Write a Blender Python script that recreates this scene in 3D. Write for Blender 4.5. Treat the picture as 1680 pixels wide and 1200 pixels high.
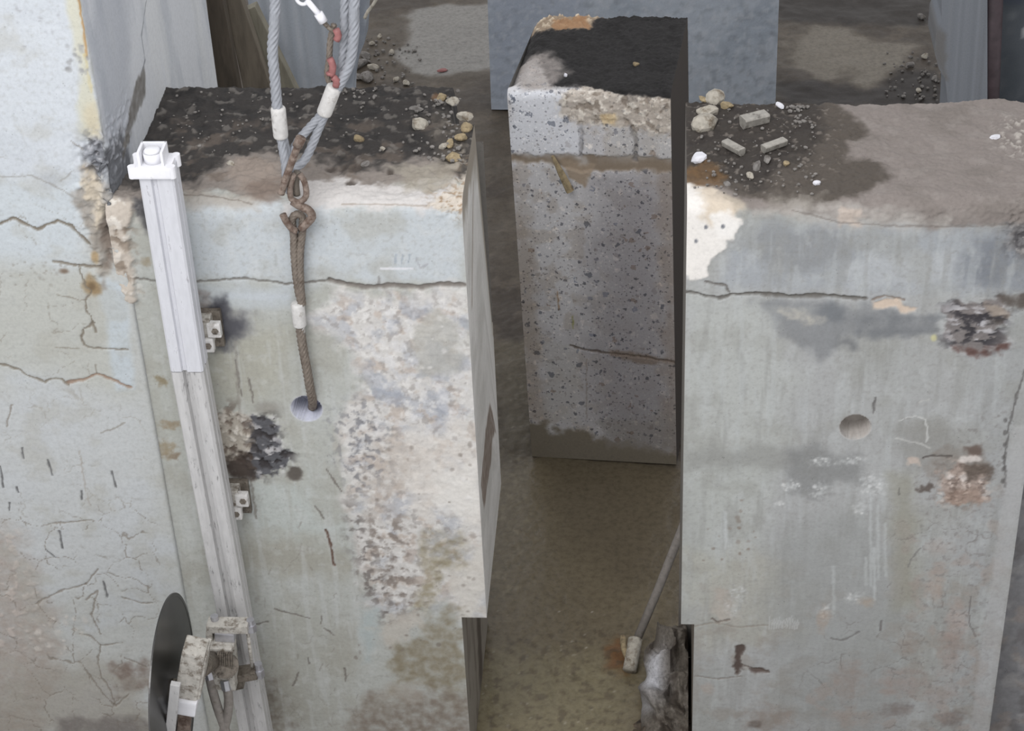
import bpy, bmesh, math, random
import numpy as np
from mathutils import Vector, Matrix

# ------------------------------------------------------------------ reset
for o in list(bpy.data.objects):
    bpy.data.objects.remove(o, do_unlink=True)
scene = bpy.context.scene
COL = scene.collection
random.seed(7)

# ------------------------------------------------------------------ camera
FPX = 3290.0                      # focal length in pixels of the 1680 x 1200 frame
PX0, PY0 = 840.0, 600.0
_down = np.array([215.0, 4650.0, FPX]); _down /= np.linalg.norm(_down)
_away = np.array([255.0, -2328.0, FPX]); _away -= _down * (_away @ _down); _away /= np.linalg.norm(_away)
_right = np.cross(_down, _away)
if _right[0] < 0: _right = -_right
RW = np.array([_right, _away, -_down])          # camera (x right, y down, z forward) -> world
CAM = np.array([0.0, -4.97, 5.3])
cam_data = bpy.data.cameras.new('camera')
cam_data.sensor_fit = 'HORIZONTAL'; cam_data.sensor_width = 36.0
cam_data.lens = FPX / 1680.0 * 36.0
cam_data.clip_start = 0.05; cam_data.clip_end = 200
cam = bpy.data.objects.new('camera', cam_data); COL.objects.link(cam)
_m = RW @ np.diag([1.0, -1.0, -1.0])
M4 = Matrix.Identity(4)
for i in range(3):
    for j in range(3): M4[i][j] = _m[i, j]
    M4[i][3] = CAM[i]
cam.matrix_world = M4
scene.camera = cam

# ------------------------------------------------------------------ light
w = bpy.data.worlds.new('overcast_sky'); scene.world = w; w.use_nodes = True
bg = w.node_tree.nodes['Background']
bg.inputs[0].default_value = (0.955, 0.955, 0.975, 1); bg.inputs[1].default_value = 0.88
def area(name, loc, target, sx, sy, power, colr=(1, 1, 1)):
    l = bpy.data.lights.new(name, 'AREA'); l.shape = 'RECTANGLE'; l.size = sx; l.size_y = sy
    l.energy = power; l.color = colr
    o = bpy.data.objects.new(name, l); COL.objects.link(o)
    o.location = loc
    o.rotation_euler = (Vector(target) - Vector(loc)).to_track_quat('-Z', 'Y').to_euler()
    return o
area('daylight_opening', (-1.5, -2.9, 5.5), (-1.1, 0.0, 2.1), 2.8, 2.0, 138, (0.985, 0.985, 1.0))
scene.view_settings.view_transform = 'Standard'
scene.view_settings.look = 'None'
scene.view_settings.exposure = 0.0
scene.view_settings.gamma = 1.0
scene.view_settings.use_curve_mapping = False

# ------------------------------------------------------------------ pixel -> point on a real plane
ZT = 2.35                          # top of the sawn walls
def ray(px, py): return RW @ np.array([px - PX0, py - PY0, FPX])
def onY(px, py, Y):
    r = ray(px, py); return CAM + r * ((Y - CAM[1]) / r[1])
def onZ(px, py, Z):
    r = ray(px, py); return CAM + r * ((Z - CAM[2]) / r[2])
def onX(px, py, X):
    r = ray(px, py); return CAM + r * ((X - CAM[0]) / r[0])
def V3(p): return Vector((float(p[0]), float(p[1]), float(p[2])))
def wall_us(px, py):               # front face and top unrolled: (x, z) or (x, ZT + Y)
    p = onY(px, py, 0.0)
    if p[2] <= ZT: return p[0], p[2]
    p = onZ(px, py, ZT); return p[0], ZT + p[1]

# ------------------------------------------------------------------ noise
_rng = np.random.default_rng(11)
_perm = np.concatenate([_rng.permutation(512)] * 2)
_ang = _rng.random(512) * 2 * np.pi
_gx, _gy = np.cos(_ang), np.sin(_ang)
def perlin(x, y):
    xi = np.floor(x).astype(np.int64); yi = np.floor(y).astype(np.int64)
    xf = x - xi; yf = y - yi
    xi &= 511; yi &= 511
    x1 = (xi + 1) & 511; y1 = (yi + 1) & 511
    def g(a, b, dx, dy):
        h = _perm[(_perm[a] + b) & 511]
        return _gx[h] * dx + _gy[h] * dy
    u = xf * xf * xf * (xf * (xf * 6 - 15) + 10); v = yf * yf * yf * (yf * (yf * 6 - 15) + 10)
    a = g(xi, yi, xf, yf); b = g(x1, yi, xf - 1, yf)
    c = g(xi, y1, xf, yf - 1); d = g(x1, y1, xf - 1, yf - 1)
    return ((a + (b - a) * u) + ((c + (d - c) * u) - (a + (b - a) * u)) * v) * 1.5
def fbm(x, y, f, octv=4, seed=0.0, gain=0.5):
    r = 0.0; a = 1.0; t = 0.0
    for i in range(octv):
        r = r + a * perlin(x * f + seed * 17.3 + i * 31.7, y * f + seed * 9.1 + i * 11.3)
        t += a; a *= gain; f *= 2.03
    return r / t * 1.4
def sstep(a, b, x):
    t = np.clip((x - a) / (b - a), 0, 1); return t * t * (3 - 2 * t)
def lin(c):
    c = np.asarray(c, float) / 255.0
    return np.where(c <= 0.04045, c / 12.92, ((c + 0.055) / 1.055) ** 2.4)
def lin1(c, k=0.92): return tuple(float(v) * k for v in lin(c)) + (1.0,)

# ------------------------------------------------------------------ stain canvas on a gridded surface
PXM = 0.0019                       # one photo pixel on the wall, in metres
class Canvas:
    def __init__(s, U, S, base, mapper):
        s.shape = U.shape; s.u = U.ravel(); s.s = S.ravel(); n = s.u.size
        s.col = np.tile(np.array(base, float), (n, 1)); s.h = np.zeros(n); s.wet = np.zeros(n); s.map = mapper
    def pts(s, P): return np.array([s.map(*p) for p in P])
    def _sub(s, lo, hi):
        return np.nonzero((s.u >= lo[0]) & (s.u <= hi[0]) & (s.s >= lo[1]) & (s.s <= hi[1]))[0]
    def apply(s, idx, m, col=None, h=0.0, wet=None):
        if col is not None:
            s.col[idx] += (np.array(col, float) - s.col[idx]) * m[:, None]
        if h: s.h[idx] += h * m
        if wet is not None: s.wet[idx] += (wet - s.wet[idx]) * m
    def poly_mask(s, P, soft, rough, ns, seed, metric=False):
        Q = np.array(P) if metric else s.pts(P)
        pad = soft + rough * 1.5
        idx = s._sub(Q.min(0) - pad, Q.max(0) + pad)
        if idx.size == 0: return idx, np.zeros(0)
        x = s.u[idx]; y = s.s[idx]
        d2 = np.full(x.shape, 1e9); ins = np.zeros(x.shape, bool)
        n = len(Q)
        for i in range(n):
            a = Q[i]; b = Q[(i + 1) % n]
            ex, ey = b - a; L = ex * ex + ey * ey + 1e-12
            t = np.clip(((x - a[0]) * ex + (y - a[1]) * ey) / L, 0, 1)
            d2 = np.minimum(d2, (x - a[0] - t * ex) ** 2 + (y - a[1] - t * ey) ** 2)
            c = (a[1] > y) != (b[1] > y)
            if abs(ey) > 1e-12: ins ^= c & (x < ex * (y - a[1]) / ey + a[0])
        d = np.sqrt(d2); d = np.where(ins, d, -d)
        if rough: d = d + rough * fbm(x, y, ns, 4, seed)
        return idx, sstep(-soft, soft, d)
    def poly(s, P, col, op=1.0, soft=0.012, rough=0.02, ns=14, seed=1, h=0.0, wet=None, mot=0.0, ms=30, metric=False):
        idx, m = s.poly_mask(P, soft, rough, ns, seed, metric)
        if idx.size == 0: return
        if mot: m = m * np.clip(1 - mot * (0.5 - 0.9 * fbm(s.u[idx], s.s[idx], ms, 4, seed + 3)), 0, 1)
        s.apply(idx, m * op, col, h, wet)
    def blob(s, px, py, rx, ry, col, op=1.0, soft=0.5, rough=0.3, ns=25, seed=1, h=0.0, wet=None, mot=0, ms=40):
        c = np.array(s.map(px, py)); rx *= PXM; ry *= PXM * 1.3
        e = 1 + soft + rough
        idx = s._sub(c - [rx * e, ry * e], c + [rx * e, ry * e])
        if idx.size == 0: return
        d = np.sqrt(((s.u[idx] - c[0]) / rx) ** 2 + ((s.s[idx] - c[1]) / ry) ** 2)
        if rough: d = d + rough * fbm(s.u[idx], s.s[idx], ns, 4, seed + px * 0.01)
        m = 1 - sstep(1 - soft, 1 + soft, d)
        if mot: m = m * np.clip(1 - mot * (0.5 - 0.9 * fbm(s.u[idx], s.s[idx], ms, 3, seed + 3)), 0, 1)
        s.apply(idx, m * op, col, h, wet)
    def stroke(s, P, wpx, col, op=1.0, h=0.0, soft=0.5, jit=0.004, ns=40, seed=2, wet=None, taper=False):
        Q = s.pts(P); wd = wpx * PXM * 0.5; pad = wd * 2 + jit * 2
        idx = s._sub(Q.min(0) - pad, Q.max(0) + pad)
        if idx.size == 0: return
        x = s.u[idx]; y = s.s[idx]
        if jit:
            x = x + jit * fbm(s.u[idx], s.s[idx], ns, 3, seed); y = y + jit * fbm(s.u[idx], s.s[idx], ns, 3, seed + 5)
        d2 = np.full(x.shape, 1e9)
        for a, b in zip(Q[:-1], Q[1:]):
            ex, ey = b - a; L = ex * ex + ey * ey + 1e-12
            t = np.clip(((x - a[0]) * ex + (y - a[1]) * ey) / L, 0, 1)
            d2 = np.minimum(d2, (x - a[0] - t * ex) ** 2 + (y - a[1] - t * ey) ** 2)
        ww = max(wd, 0.0022) * (1 + 0.5 * fbm(s.u[idx], s.s[idx], 25, 2, seed + 8))
        m = 1 - sstep(ww * (1 - soft), ww * (1 + soft), np.sqrt(d2))
        o = op * min(1.0, wd / 0.0022)
        s.apply(idx, m * o, col, h, wet)
    def grunge(s, f, col, op, lo=0.1, hi=0.5, seed=5, P=None, sx=1.0, sy=1.0, h=0.0, soft=0.05, octv=4, rough=0.03):
        if P is None:
            idx = np.arange(s.u.size); m = 1.0
        else:
            idx, m = s.poly_mask(P, soft, rough, 12, seed)
            if idx.size == 0: return
        n = fbm(s.u[idx] * sx, s.s[idx] * sy, f, octv, seed)
        s.apply(idx, m * sstep(lo, hi, n) * op, col, h)
    def rough(s, P, amp, f=40, seed=3, soft=0.02, octv=4, ridged=False):
        idx, m = s.poly_mask(P, soft, 0.015, 15, seed)
        if idx.size == 0: return
        n = fbm(s.u[idx], s.s[idx], f, octv, seed, 0.6)
        if ridged: n = 1 - 2 * np.abs(n)
        s.h[idx] += m * amp * n
    def marks(s, P, n, col, op, lmin, lmax, ang, aj, wpx=2, seed=0, h=-0.002):
        """scattered short gouges inside a pixel rectangle P=(x0,y0,x1,y1)"""
        r = random.Random(seed)
        for i in range(n):
            x = r.uniform(P[0], P[2]); y = r.uniform(P[1], P[3]); L = r.uniform(lmin, lmax)
            a = math.radians(ang + r.uniform(-aj, aj))
            s.stroke([(x, y), (x + L * math.cos(a), y + L * math.sin(a))], r.uniform(0.6, 1.2) * wpx, col, op * r.uniform(0.5, 1), h, jit=0.002)
    def splash(s, P, n, rmin, rmax, col, op, seed=0, h=0.0):
        r = random.Random(seed)
        for i in range(n):
            x = r.uniform(P[0], P[2]); y = r.uniform(P[1], P[3]); q = r.uniform(rmin, rmax)
            s.blob(x, y, q, q * r.uniform(0.5, 1.1), col, op * r.uniform(0.5, 1), 0.5, 0.5, 60, i, h)
    def web(s, P, cell, col, op, w, seed=0, h=-0.0015, keep=0.1, soft=0.06):
        """net of hairline cracks: borders between jittered cells, broken up by noise"""
        idx, m = s.poly_mask(P, soft, 0.05, 6, seed)
        if idx.size == 0: return
        x = s.u[idx] / cell + 0.35 * fbm(s.u[idx], s.s[idx], 9, 4, seed); y = s.s[idx] / cell * 0.9 + 0.35 * fbm(s.u[idx], s.s[idx], 9, 4, seed + 4)
        xi = np.floor(x); yi = np.floor(y); f1 = np.full(x.shape, 9.0); f2 = f1.copy()
        for dx in (-1, 0, 1):
            for dy in (-1, 0, 1):
                cx = xi + dx; cy = yi + dy
                hh = np.sin(cx * 127.1 + cy * 311.7 + seed) * 43758.5453; h2 = np.sin(cx * 269.5 + cy * 183.3 + seed) * 28001.83
                d = np.hypot(cx + hh - np.floor(hh) - x, cy + h2 - np.floor(h2) - y)
                f2 = np.minimum(f2, np.maximum(f1, d)); f1 = np.minimum(f1, d)
        line = 1 - sstep(w * 0.5, w * 1.6, (f2 - f1) * cell)
        brk = sstep(-0.15, 0.25, fbm(s.u[idx], s.s[idx], 7, 3, seed + 9) + keep)
        s.apply(idx, m * line * brk * op, col, h)
    def final(s, k=0.92):
        c = lin(np.clip(s.col, 0, 255)) * k
        return np.concatenate([c, s.wet[:, None]], 1)

def grid_faces(ns, nu, off=0, flip=False):
    i = np.arange(ns - 1)[:, None] * nu + np.arange(nu - 1)[None, :]
    i = i.ravel() + off
    q = np.stack([i, i + 1, i + nu + 1, i + nu], 1)
    return q[:, ::-1] if flip else q
def build_mesh(name, chunks, mat, parent=None, smooth=True, loc=None):
    """chunks: list of (verts Nx3, quads Mx4, cols Nx4)"""
    vs, fs, cs, o = [], [], [], 0
    for v, f, c in chunks:
        vs.append(v); fs.append(f + o); cs.append(c); o += len(v)
    v = np.concatenate(vs).astype(np.float32); f = np.concatenate(fs).astype(np.int32); c = np.concatenate(cs).astype(np.float32)
    me = bpy.data.meshes.new(name)
    me.vertices.add(len(v)); me.vertices.foreach_set('co', v.ravel())
    me.loops.add(f.size); me.loops.foreach_set('vertex_index', f.ravel())
    me.polygons.add(len(f)); me.polygons.foreach_set('loop_start', np.arange(0, f.size, 4, dtype=np.int32))
    me.polygons.foreach_set('loop_total', np.full(len(f), 4, np.int32))
    me.update(calc_edges=True)
    a = me.color_attributes.new('stain', 'FLOAT_COLOR', 'POINT'); a.data.foreach_set('color', c.ravel())
    if smooth: me.polygons.foreach_set('use_smooth', np.ones(len(f), bool))
    me.validate(); me.materials.append(mat)
    ob = bpy.data.objects.new(name, me); COL.objects.link(ob)
    if parent: ob.parent = parent
    return ob
def flat_col(n, c, k=0.92, wet=0.0):
    return np.tile(np.array(list(lin(c) * k) + [wet]), (n, 1))
def box_chunk(x0, x1, y0, y1, z0, z1, c, skip=()):
    """plain box from separate faces; skip: any of -x +x -y +y -z +z"""
    F = {'-x': [(x0, y1, z0), (x0, y0, z0), (x0, y0, z1), (x0, y1, z1)], '+x': [(x1, y0, z0), (x1, y1, z0), (x1, y1, z1), (x1, y0, z1)],
         '-y': [(x0, y0, z0), (x1, y0, z0), (x1, y0, z1), (x0, y0, z1)], '+y': [(x1, y1, z0), (x0, y1, z0), (x0, y1, z1), (x1, y1, z1)],
         '-z': [(x0, y1, z0), (x1, y1, z0), (x1, y0, z0), (x0, y0, z0)], '+z': [(x0, y0, z1), (x1, y0, z1), (x1, y1, z1), (x0, y1, z1)]}
    vs = []; fs = []
    for k, q in F.items():
        if k in skip: continue
        fs.append([len(vs) + i for i in range(4)]); vs += q
    return np.array(vs, float), np.array(fs), flat_col(len(vs), c)

# ------------------------------------------------------------------ materials
def new_mat(name):
    m = bpy.data.materials.new(name); m.use_nodes = True
    nt = m.node_tree; return m, nt, nt.nodes, nt.links, nt.nodes['Principled BSDF']
def nd(N, t, **kw):
    n = N.new(t)
    for k, v in kw.items(): setattr(n, k, v)
    return n
def ramp(N, stops):
    r = N.new('ShaderNodeValToRGB'); cr = r.color_ramp
    while len(cr.elements) < len(stops): cr.elements.new(0.5)
    for e, (p, c) in zip(cr.elements, stops):
        e.position = p; e.color = c if len(c) == 4 else tuple(c) + (1,)
    return r
def mixc(N, L, fac, a, b, mode='MIX'):
    m = N.new('ShaderNodeMix'); m.data_type = 'RGBA'; m.blend_type = mode
    for sock, val in ((m.inputs[0], fac), (m.inputs[6], a), (m.inputs[7], b)):
        if hasattr(val, 'is_output'): L.new(val, sock)
        else: sock.default_value = val
    return m.outputs[2]
def concrete_mat(name, fine=90, amt=0.07, pores=0.35, bump=0.10, aggregate=False, rough=0.88, wetrough=0.22):
    m, nt, N, L, B = new_mat(name)
    tc = nd(N, 'ShaderNodeTexCoord'); at = nd(N, 'ShaderNodeAttribute', attribute_name='stain')
    n1 = nd(N, 'ShaderNodeTexNoise'); n1.inputs['Scale'].default_value = fine; n1.inputs['Detail'].default_value = 6; n1.inputs['Roughness'].default_value = 0.65
    L.new(tc.outputs['Object'], n1.inputs['Vector'])
    r1 = ramp(N, [(0.25, (1 - amt * 1.6,) * 3), (0.5, (1, 1, 1)), (0.75, (1 + amt,) * 3)])
    L.new(n1.outputs['Fac'], r1.inputs['Fac'])
    c = mixc(N, L, 1.0, at.outputs['Color'], r1.outputs['Color'], 'MULTIPLY')
    if pores:
        v = nd(N, 'ShaderNodeTexVoronoi'); v.inputs['Scale'].default_value = 55; L.new(tc.outputs['Object'], v.inputs['Vector'])
        n3 = nd(N, 'ShaderNodeTexNoise'); n3.inputs['Scale'].default_value = 9; L.new(tc.outputs['Object'], n3.inputs['Vector'])
        rp = ramp(N, [(0.06, (1 - pores,) * 3), (0.13, (1, 1, 1))]); L.new(v.outputs['Distance'], rp.inputs['Fac'])
        rn = ramp(N, [(0.5, (0, 0, 0)), (0.62, (1, 1, 1))]); L.new(n3.outputs['Fac'], rn.inputs['Fac'])
        pm = mixc(N, L, rn.outputs['Color'], (1, 1, 1, 1), rp.outputs['Color'])
        c = mixc(N, L, 1.0, c, pm, 'MULTIPLY')
    if aggregate:
        for sc, lo, st in ((34, 0.10, [(0.0, (0.42, 0.44, 0.48)), (0.07, (0.62, 0.66, 0.74)), (0.12, (0.72, 0.64, 0.58)), (0.17, (1, 1, 1)), (0.78, (1.25, 1.22, 1.18)), (0.90, (0.8, 0.78, 0.77))]),
                           (62, 0.12, [(0.0, (0.36, 0.37, 0.40)), (0.09, (0.55, 0.56, 0.6)), (0.2, (0.75, 0.72, 0.7)), (0.26, (1, 1, 1)), (0.8, (1.22, 1.2, 1.17))]),
                           (125, 0.15, [(0.0, (0.45, 0.45, 0.47)), (0.16, (0.7, 0.69, 0.68)), (0.28, (1, 1, 1)), (0.78, (1.2, 1.19, 1.17))])):
            nz = nd(N, 'ShaderNodeTexNoise'); nz.inputs['Scale'].default_value = sc * 1.6; nz.inputs['Detail'].default_value = 3
            L.new(tc.outputs['Object'], nz.inputs['Vector'])
            sub = nd(N, 'ShaderNodeVectorMath', operation='SUBTRACT'); L.new(nz.outputs['Color'], sub.inputs[0]); sub.inputs[1].default_value = (0.5, 0.5, 0.5)
            scl = nd(N, 'ShaderNodeVectorMath', operation='SCALE'); L.new(sub.outputs[0], scl.inputs[0]); scl.inputs['Scale'].default_value = 1.3 / sc
            wv = nd(N, 'ShaderNodeVectorMath', operation='ADD'); L.new(tc.outputs['Object'], wv.inputs[0]); L.new(scl.outputs[0], wv.inputs[1])
            v1 = nd(N, 'ShaderNodeTexVoronoi'); v1.inputs['Scale'].default_value = sc; L.new(wv.outputs[0], v1.inputs['Vector'])
            rr = ramp(N, st); rr.color_ramp.interpolation = 'CONSTANT'
            sep = nd(N, 'ShaderNodeSeparateColor'); L.new(v1.outputs['Color'], sep.inputs[0]); L.new(sep.outputs[0], rr.inputs['Fac'])
            mad = nd(N, 'ShaderNodeMath', operation='MULTIPLY_ADD'); L.new(sep.outputs[1], mad.inputs[0]); mad.inputs[1].default_value = 0.38; mad.inputs[2].default_value = lo
            lim = nd(N, 'ShaderNodeMath', operation='LESS_THAN'); L.new(v1.outputs['Distance'], lim.inputs[0]); L.new(mad.outputs[0], lim.inputs[1])
            sp = mixc(N, L, lim.outputs[0], (1, 1, 1, 1), rr.outputs['Color'])
            dry = nd(N, 'ShaderNodeMath', operation='SUBTRACT'); dry.inputs[0].default_value = 1.0; L.new(at.outputs['Alpha'], dry.inputs[1])
            sp = mixc(N, L, dry.outputs[0], (1, 1, 1, 1), sp)
            c = mixc(N, L, 1.0, c, sp, 'MULTIPLY')
    L.new(c, B.inputs['Base Color'])
    mr = nd(N, 'ShaderNodeMapRange'); mr.inputs['To Min'].default_value = rough
    mr.inputs['To Max'].default_value = rough if aggregate else wetrough
    L.new(at.outputs['Alpha'], mr.inputs['Value']); L.new(mr.outputs['Result'], B.inputs['Roughness'])
    B.inputs['Specular IOR Level'].default_value = 0.35
    bp = nd(N, 'ShaderNodeBump'); bp.inputs['Strength'].default_value = bump; bp.inputs['Distance'].default_value = 0.006
    L.new(n1.outputs['Fac'], bp.inputs['Height']); L.new(bp.outputs['Normal'], B.inputs['Normal'])
    return m
def simple_mat(name, c, rough=0.6, metal=0.0, var=0.2, scale=40, dirt=None, dirt_lo=0.5, dirt_hi=0.65, bump=0.1, dscale=None, stretch=None):
    m, nt, N, L, B = new_mat(name)
    tc = nd(N, 'ShaderNodeTexCoord')
    vec = tc.outputs['Object']
    if stretch:
        mp = nd(N, 'ShaderNodeMapping'); mp.inputs['Scale'].default_value = stretch; L.new(vec, mp.inputs['Vector']); vec = mp.outputs['Vector']
    n1 = nd(N, 'ShaderNodeTexNoise'); n1.inputs['Scale'].default_value = scale; n1.inputs['Detail'].default_value = 5
    L.new(vec, n1.inputs['Vector'])
    b = lin1(c)
    r1 = ramp(N, [(0.3, tuple(x * (1 - var) for x in b[:3])), (0.7, tuple(min(1, x * (1 + var)) for x in b[:3]))])
    L.new(n1.outputs['Fac'], r1.inputs['Fac']); out = r1.outputs['Color']
    if dirt:
        n2 = nd(N, 'ShaderNodeTexNoise'); n2.inputs['Scale'].default_value = dscale or scale * 0.6; n2.inputs['Detail'].default_value = 8; n2.inputs['Roughness'].default_value = 0.7
        L.new(vec, n2.inputs['Vector'])
        r2 = ramp(N, [(dirt_lo, (0, 0, 0)), (dirt_hi, (1, 1, 1))]); L.new(n2.outputs['Fac'], r2.inputs['Fac'])
        out = mixc(N, L, r2.outputs['Color'], out, lin1(dirt))
    L.new(out, B.inputs['Base Color'])
    B.inputs['Roughness'].default_value = rough; B.inputs['Metallic'].default_value = metal
    bp = nd(N, 'ShaderNodeBump'); bp.inputs['Strength'].default_value = bump; bp.inputs['Distance'].default_value = 0.004
    L.new(n1.outputs['Fac'], bp.inputs['Height']); L.new(bp.outputs['Normal'], B.inputs['Normal'])
    return m
M_wall = concrete_mat('weathered_concrete')
M_sawn = concrete_mat('sawn_aggregate_concrete', aggregate=True, pores=0.0, bump=0.15)
M_smooth = concrete_mat('smooth_sawn_concrete', fine=120, amt=0.06, pores=0.0, bump=0.08)
M_floor = concrete_mat('wet_muddy_floor', fine=45, amt=0.2, pores=0.0, bump=0.35, wetrough=0.12)
M_mud = concrete_mat('mud_and_rubble', fine=90, amt=0.3, pores=0.0, bump=0.6, wetrough=0.3)
M_rail = simple_mat('scuffed_aluminium_rail', (208, 209, 214), 0.55, 0.1, 0.06, 40, (150, 148, 152), 0.6, 0.72, 0.05, dscale=40, stretch=(2, 2, 0.5))
M_rail2 = simple_mat('dirty_aluminium_rail', (196, 195, 194), 0.55, 0.1, 0.07, 40, (116, 114, 114), 0.57, 0.7, 0.06, dscale=45, stretch=(2, 2, 0.5))
M_cap = simple_mat('white_painted_metal', (232, 232, 236), 0.5, 0.0, 0.06, 30, (150, 148, 145), 0.62, 0.75)
M_machine = simple_mat('mud_splashed_machine_metal', (190, 186, 178), 0.6, 0.1, 0.15, 50, (112, 102, 90), 0.48, 0.64, 0.2, dscale=38)
M_machine_dark = simple_mat('muddy_dark_metal', (120, 112, 102), 0.6, 0.3, 0.3, 60, (70, 62, 54), 0.5, 0.65, 0.3, dscale=70)
M_steel = simple_mat('bright_steel', (190, 190, 195), 0.35, 0.7, 0.1, 60)
M_blade = simple_mat('dark_polished_saw_blade', (92, 91, 90), 0.3, 0.85, 0.1, 12)
M_rope = simple_mat('grey_wire_rope', (158, 161, 167), 0.65, 0.15, 0.1, 60)
M_rope_dirty = simple_mat('muddy_wire_rope', (126, 116, 106), 0.75, 0.1, 0.2, 80, (98, 86, 76), 0.5, 0.66, 0.2)
M_ferrule = simple_mat('dusty_white_ferrule', (205, 203, 200), 0.7, 0.0, 0.12, 60, (150, 145, 138), 0.52, 0.7)
M_rust = simple_mat('rusty_brown_steel', (134, 120, 110), 0.85, 0.1, 0.3, 70, (96, 78, 68), 0.45, 0.6, 0.4)
M_red = simple_mat('red_plastic', (150, 98, 96), 0.6, 0, 0.2, 60)
M_wood = simple_mat('weathered_brown_timber', (112, 104, 92), 0.9, 0, 0.2, 12, (84, 76, 66), 0.5, 0.7, 0.2, stretch=(3, 3, 0.5))
M_wood2 = simple_mat('grey_timber', (132, 128, 114), 0.9, 0, 0.15, 12, (104, 98, 86), 0.5, 0.7, 0.2, stretch=(3, 3, 0.5))
M_wood3 = simple_mat('dark_wet_timber', (82, 74, 64), 0.9, 0, 0.2, 12, (60, 54, 47), 0.5, 0.7, 0.2, stretch=(3, 3, 0.5))
M_pipe = simple_mat('dark_maroon_pipe', (70, 58, 62), 0.6, 0.1, 0.25, 20)
M_grout = simple_mat('pale_concrete_rubble', (176, 170, 158), 0.95, 0, 0.22, 60, (120, 108, 92), 0.5, 0.66, 0.5)
M_grout_tan = simple_mat('tan_concrete_rubble', (158, 142, 112), 0.95, 0, 0.25, 60, (104, 90, 70), 0.5, 0.66, 0.5)
M_grout_grey = simple_mat('grey_concrete_rubble', (132, 128, 124), 0.95, 0, 0.25, 60, (88, 82, 76), 0.5, 0.66, 0.5)
M_white = simple_mat('white_plaster_lump', (226, 226, 232), 0.8, 0, 0.08, 40)
M_core = simple_mat('sawn_steel_offcut', (168, 164, 156), 0.5, 0.3, 0.2, 60, (96, 90, 84), 0.55, 0.7)
M_burnt = simple_mat('burnt_black_slag', (78, 74, 74), 0.55, 0.2, 0.5, 90, (168, 164, 164), 0.55, 0.66, 0.6)
M_hose = simple_mat('grey_muddy_hose', (142, 136, 130), 0.8, 0, 0.15, 60, (110, 102, 92), 0.55, 0.7)

# ------------------------------------------------------------------ object helpers
def thing(name, label, cat, loc=(0, 0, 0), group=None):
    o = bpy.data.objects.new(name, None); COL.objects.link(o); o.location = loc
    o['label'] = label; o['category'] = cat
    if group: o['group'] = group
    return o
def tag(o, label, cat, group=None, kind=None):
    o['label'] = label; o['category'] = cat
    if group: o['group'] = group
    if kind: o['kind'] = kind
    return o
def obj(name, bm, mat, parent=None, smooth=False, bevel=0.0):
    if bevel:
        bmesh.ops.bevel(bm, geom=[e for e in bm.edges], offset=bevel, segments=2, affect='EDGES', profile=0.7)
    bmesh.ops.recalc_face_normals(bm, faces=bm.faces)
    if parent is not None:                       # parts are modelled in world coordinates, stored relative to their thing
        off = Vector(parent.location)
        p = parent.parent
        while p: off += Vector(p.location); p = p.parent
        bmesh.ops.translate(bm, verts=bm.verts, vec=-off)
    me = bpy.data.meshes.new(name); bm.to_mesh(me); bm.free()
    me.materials.append(mat)
    if smooth:
        for p in me.polygons: p.use_smooth = True
    o = bpy.data.objects.new(name, me); COL.objects.link(o)
    if parent is not None: o.parent = parent
    return o
def add_box(bm, c, s, rot=None, bev=0.0):
    """box of full size s at c; rot a 3x3 Matrix"""
    r = bmesh.ops.create_cube(bm, size=1.0)
    vs = r['verts']
    for v in vs: v.co = Vector((v.co.x * s[0], v.co.y * s[1], v.co.z * s[2]))
    if bev:
        es = list({e for v in vs for e in v.link_edges})
        rb = bmesh.ops.bevel(bm, geom=es, offset=bev, segments=2, affect='EDGES', profile=0.7)
        vs = list({v for f in rb['faces'] for v in f.verts} | {v for v in vs if v.is_valid})
    for v in vs:
        if rot is not None: v.co = rot @ v.co
        v.co += Vector(c)
def frame_of(d):
    d = Vector(d).normalized(); a = Vector((0, 0, 1)) if abs(d.z) < 0.9 else Vector((0, 1, 0))
    x = d.cross(a).normalized(); y = d.cross(x).normalized(); return x, y
def add_tube(bm, P, R, seg=12, lobes=0, lobe_amp=0.0, pitch=0.1, caps=True):
    """tube along points; optional twisted lobes to show rope strands"""
    P = [Vector(p) for p in P]; n = len(P)
    if not hasattr(R, '__len__'): R = [R] * n
    rings = []; L = 0.0; x = None
    for i, p in enumerate(P):
        d = (P[min(i + 1, n - 1)] - P[max(i - 1, 0)]).normalized()
        if x is None: x, y = frame_of(d)
        else:
            x = (x - d * x.dot(d)).normalized(); y = d.cross(x).normalized()
        if i: L += (p - P[i - 1]).length
        tw = 2 * math.pi * L / pitch
        ring = []
        for k in range(seg):
            a = 2 * math.pi * k / seg
            r = R[i] * (1 + (lobe_amp * (abs(math.cos(lobes * (a - tw) * 0.5)) * 2 - 1.2) if lobes else 0))
            ring.append(bm.verts.new(p + x * math.cos(a) * r + y * math.sin(a) * r))
        rings.append(ring)
    for a, b in zip(rings[:-1], rings[1:]):
        for k in range(seg):
            bm.faces.new((a[k], a[(k + 1) % seg], b[(k + 1) % seg], b[k]))
    if caps:
        bm.faces.new(rings[0][::-1]); bm.faces.new(rings[-1])
def spline(P, step=0.01):
    P = [Vector(p) for p in P]; out = []
    for i in range(len(P) - 1):
        p0 = P[max(i - 1, 0)]; p1 = P[i]; p2 = P[i + 1]; p3 = P[min(i + 2, len(P) - 1)]
        n = max(2, int((p2 - p1).length / step))
        for k in range(n):
            t = k / n
            out.append(0.5 * ((2 * p1) + (p2 - p0) * t + (2 * p0 - 5 * p1 + 4 * p2 - p3) * t * t + (3 * p1 - p0 - 3 * p2 + p3) * t ** 3))
    out.append(P[-1]); return out
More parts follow.
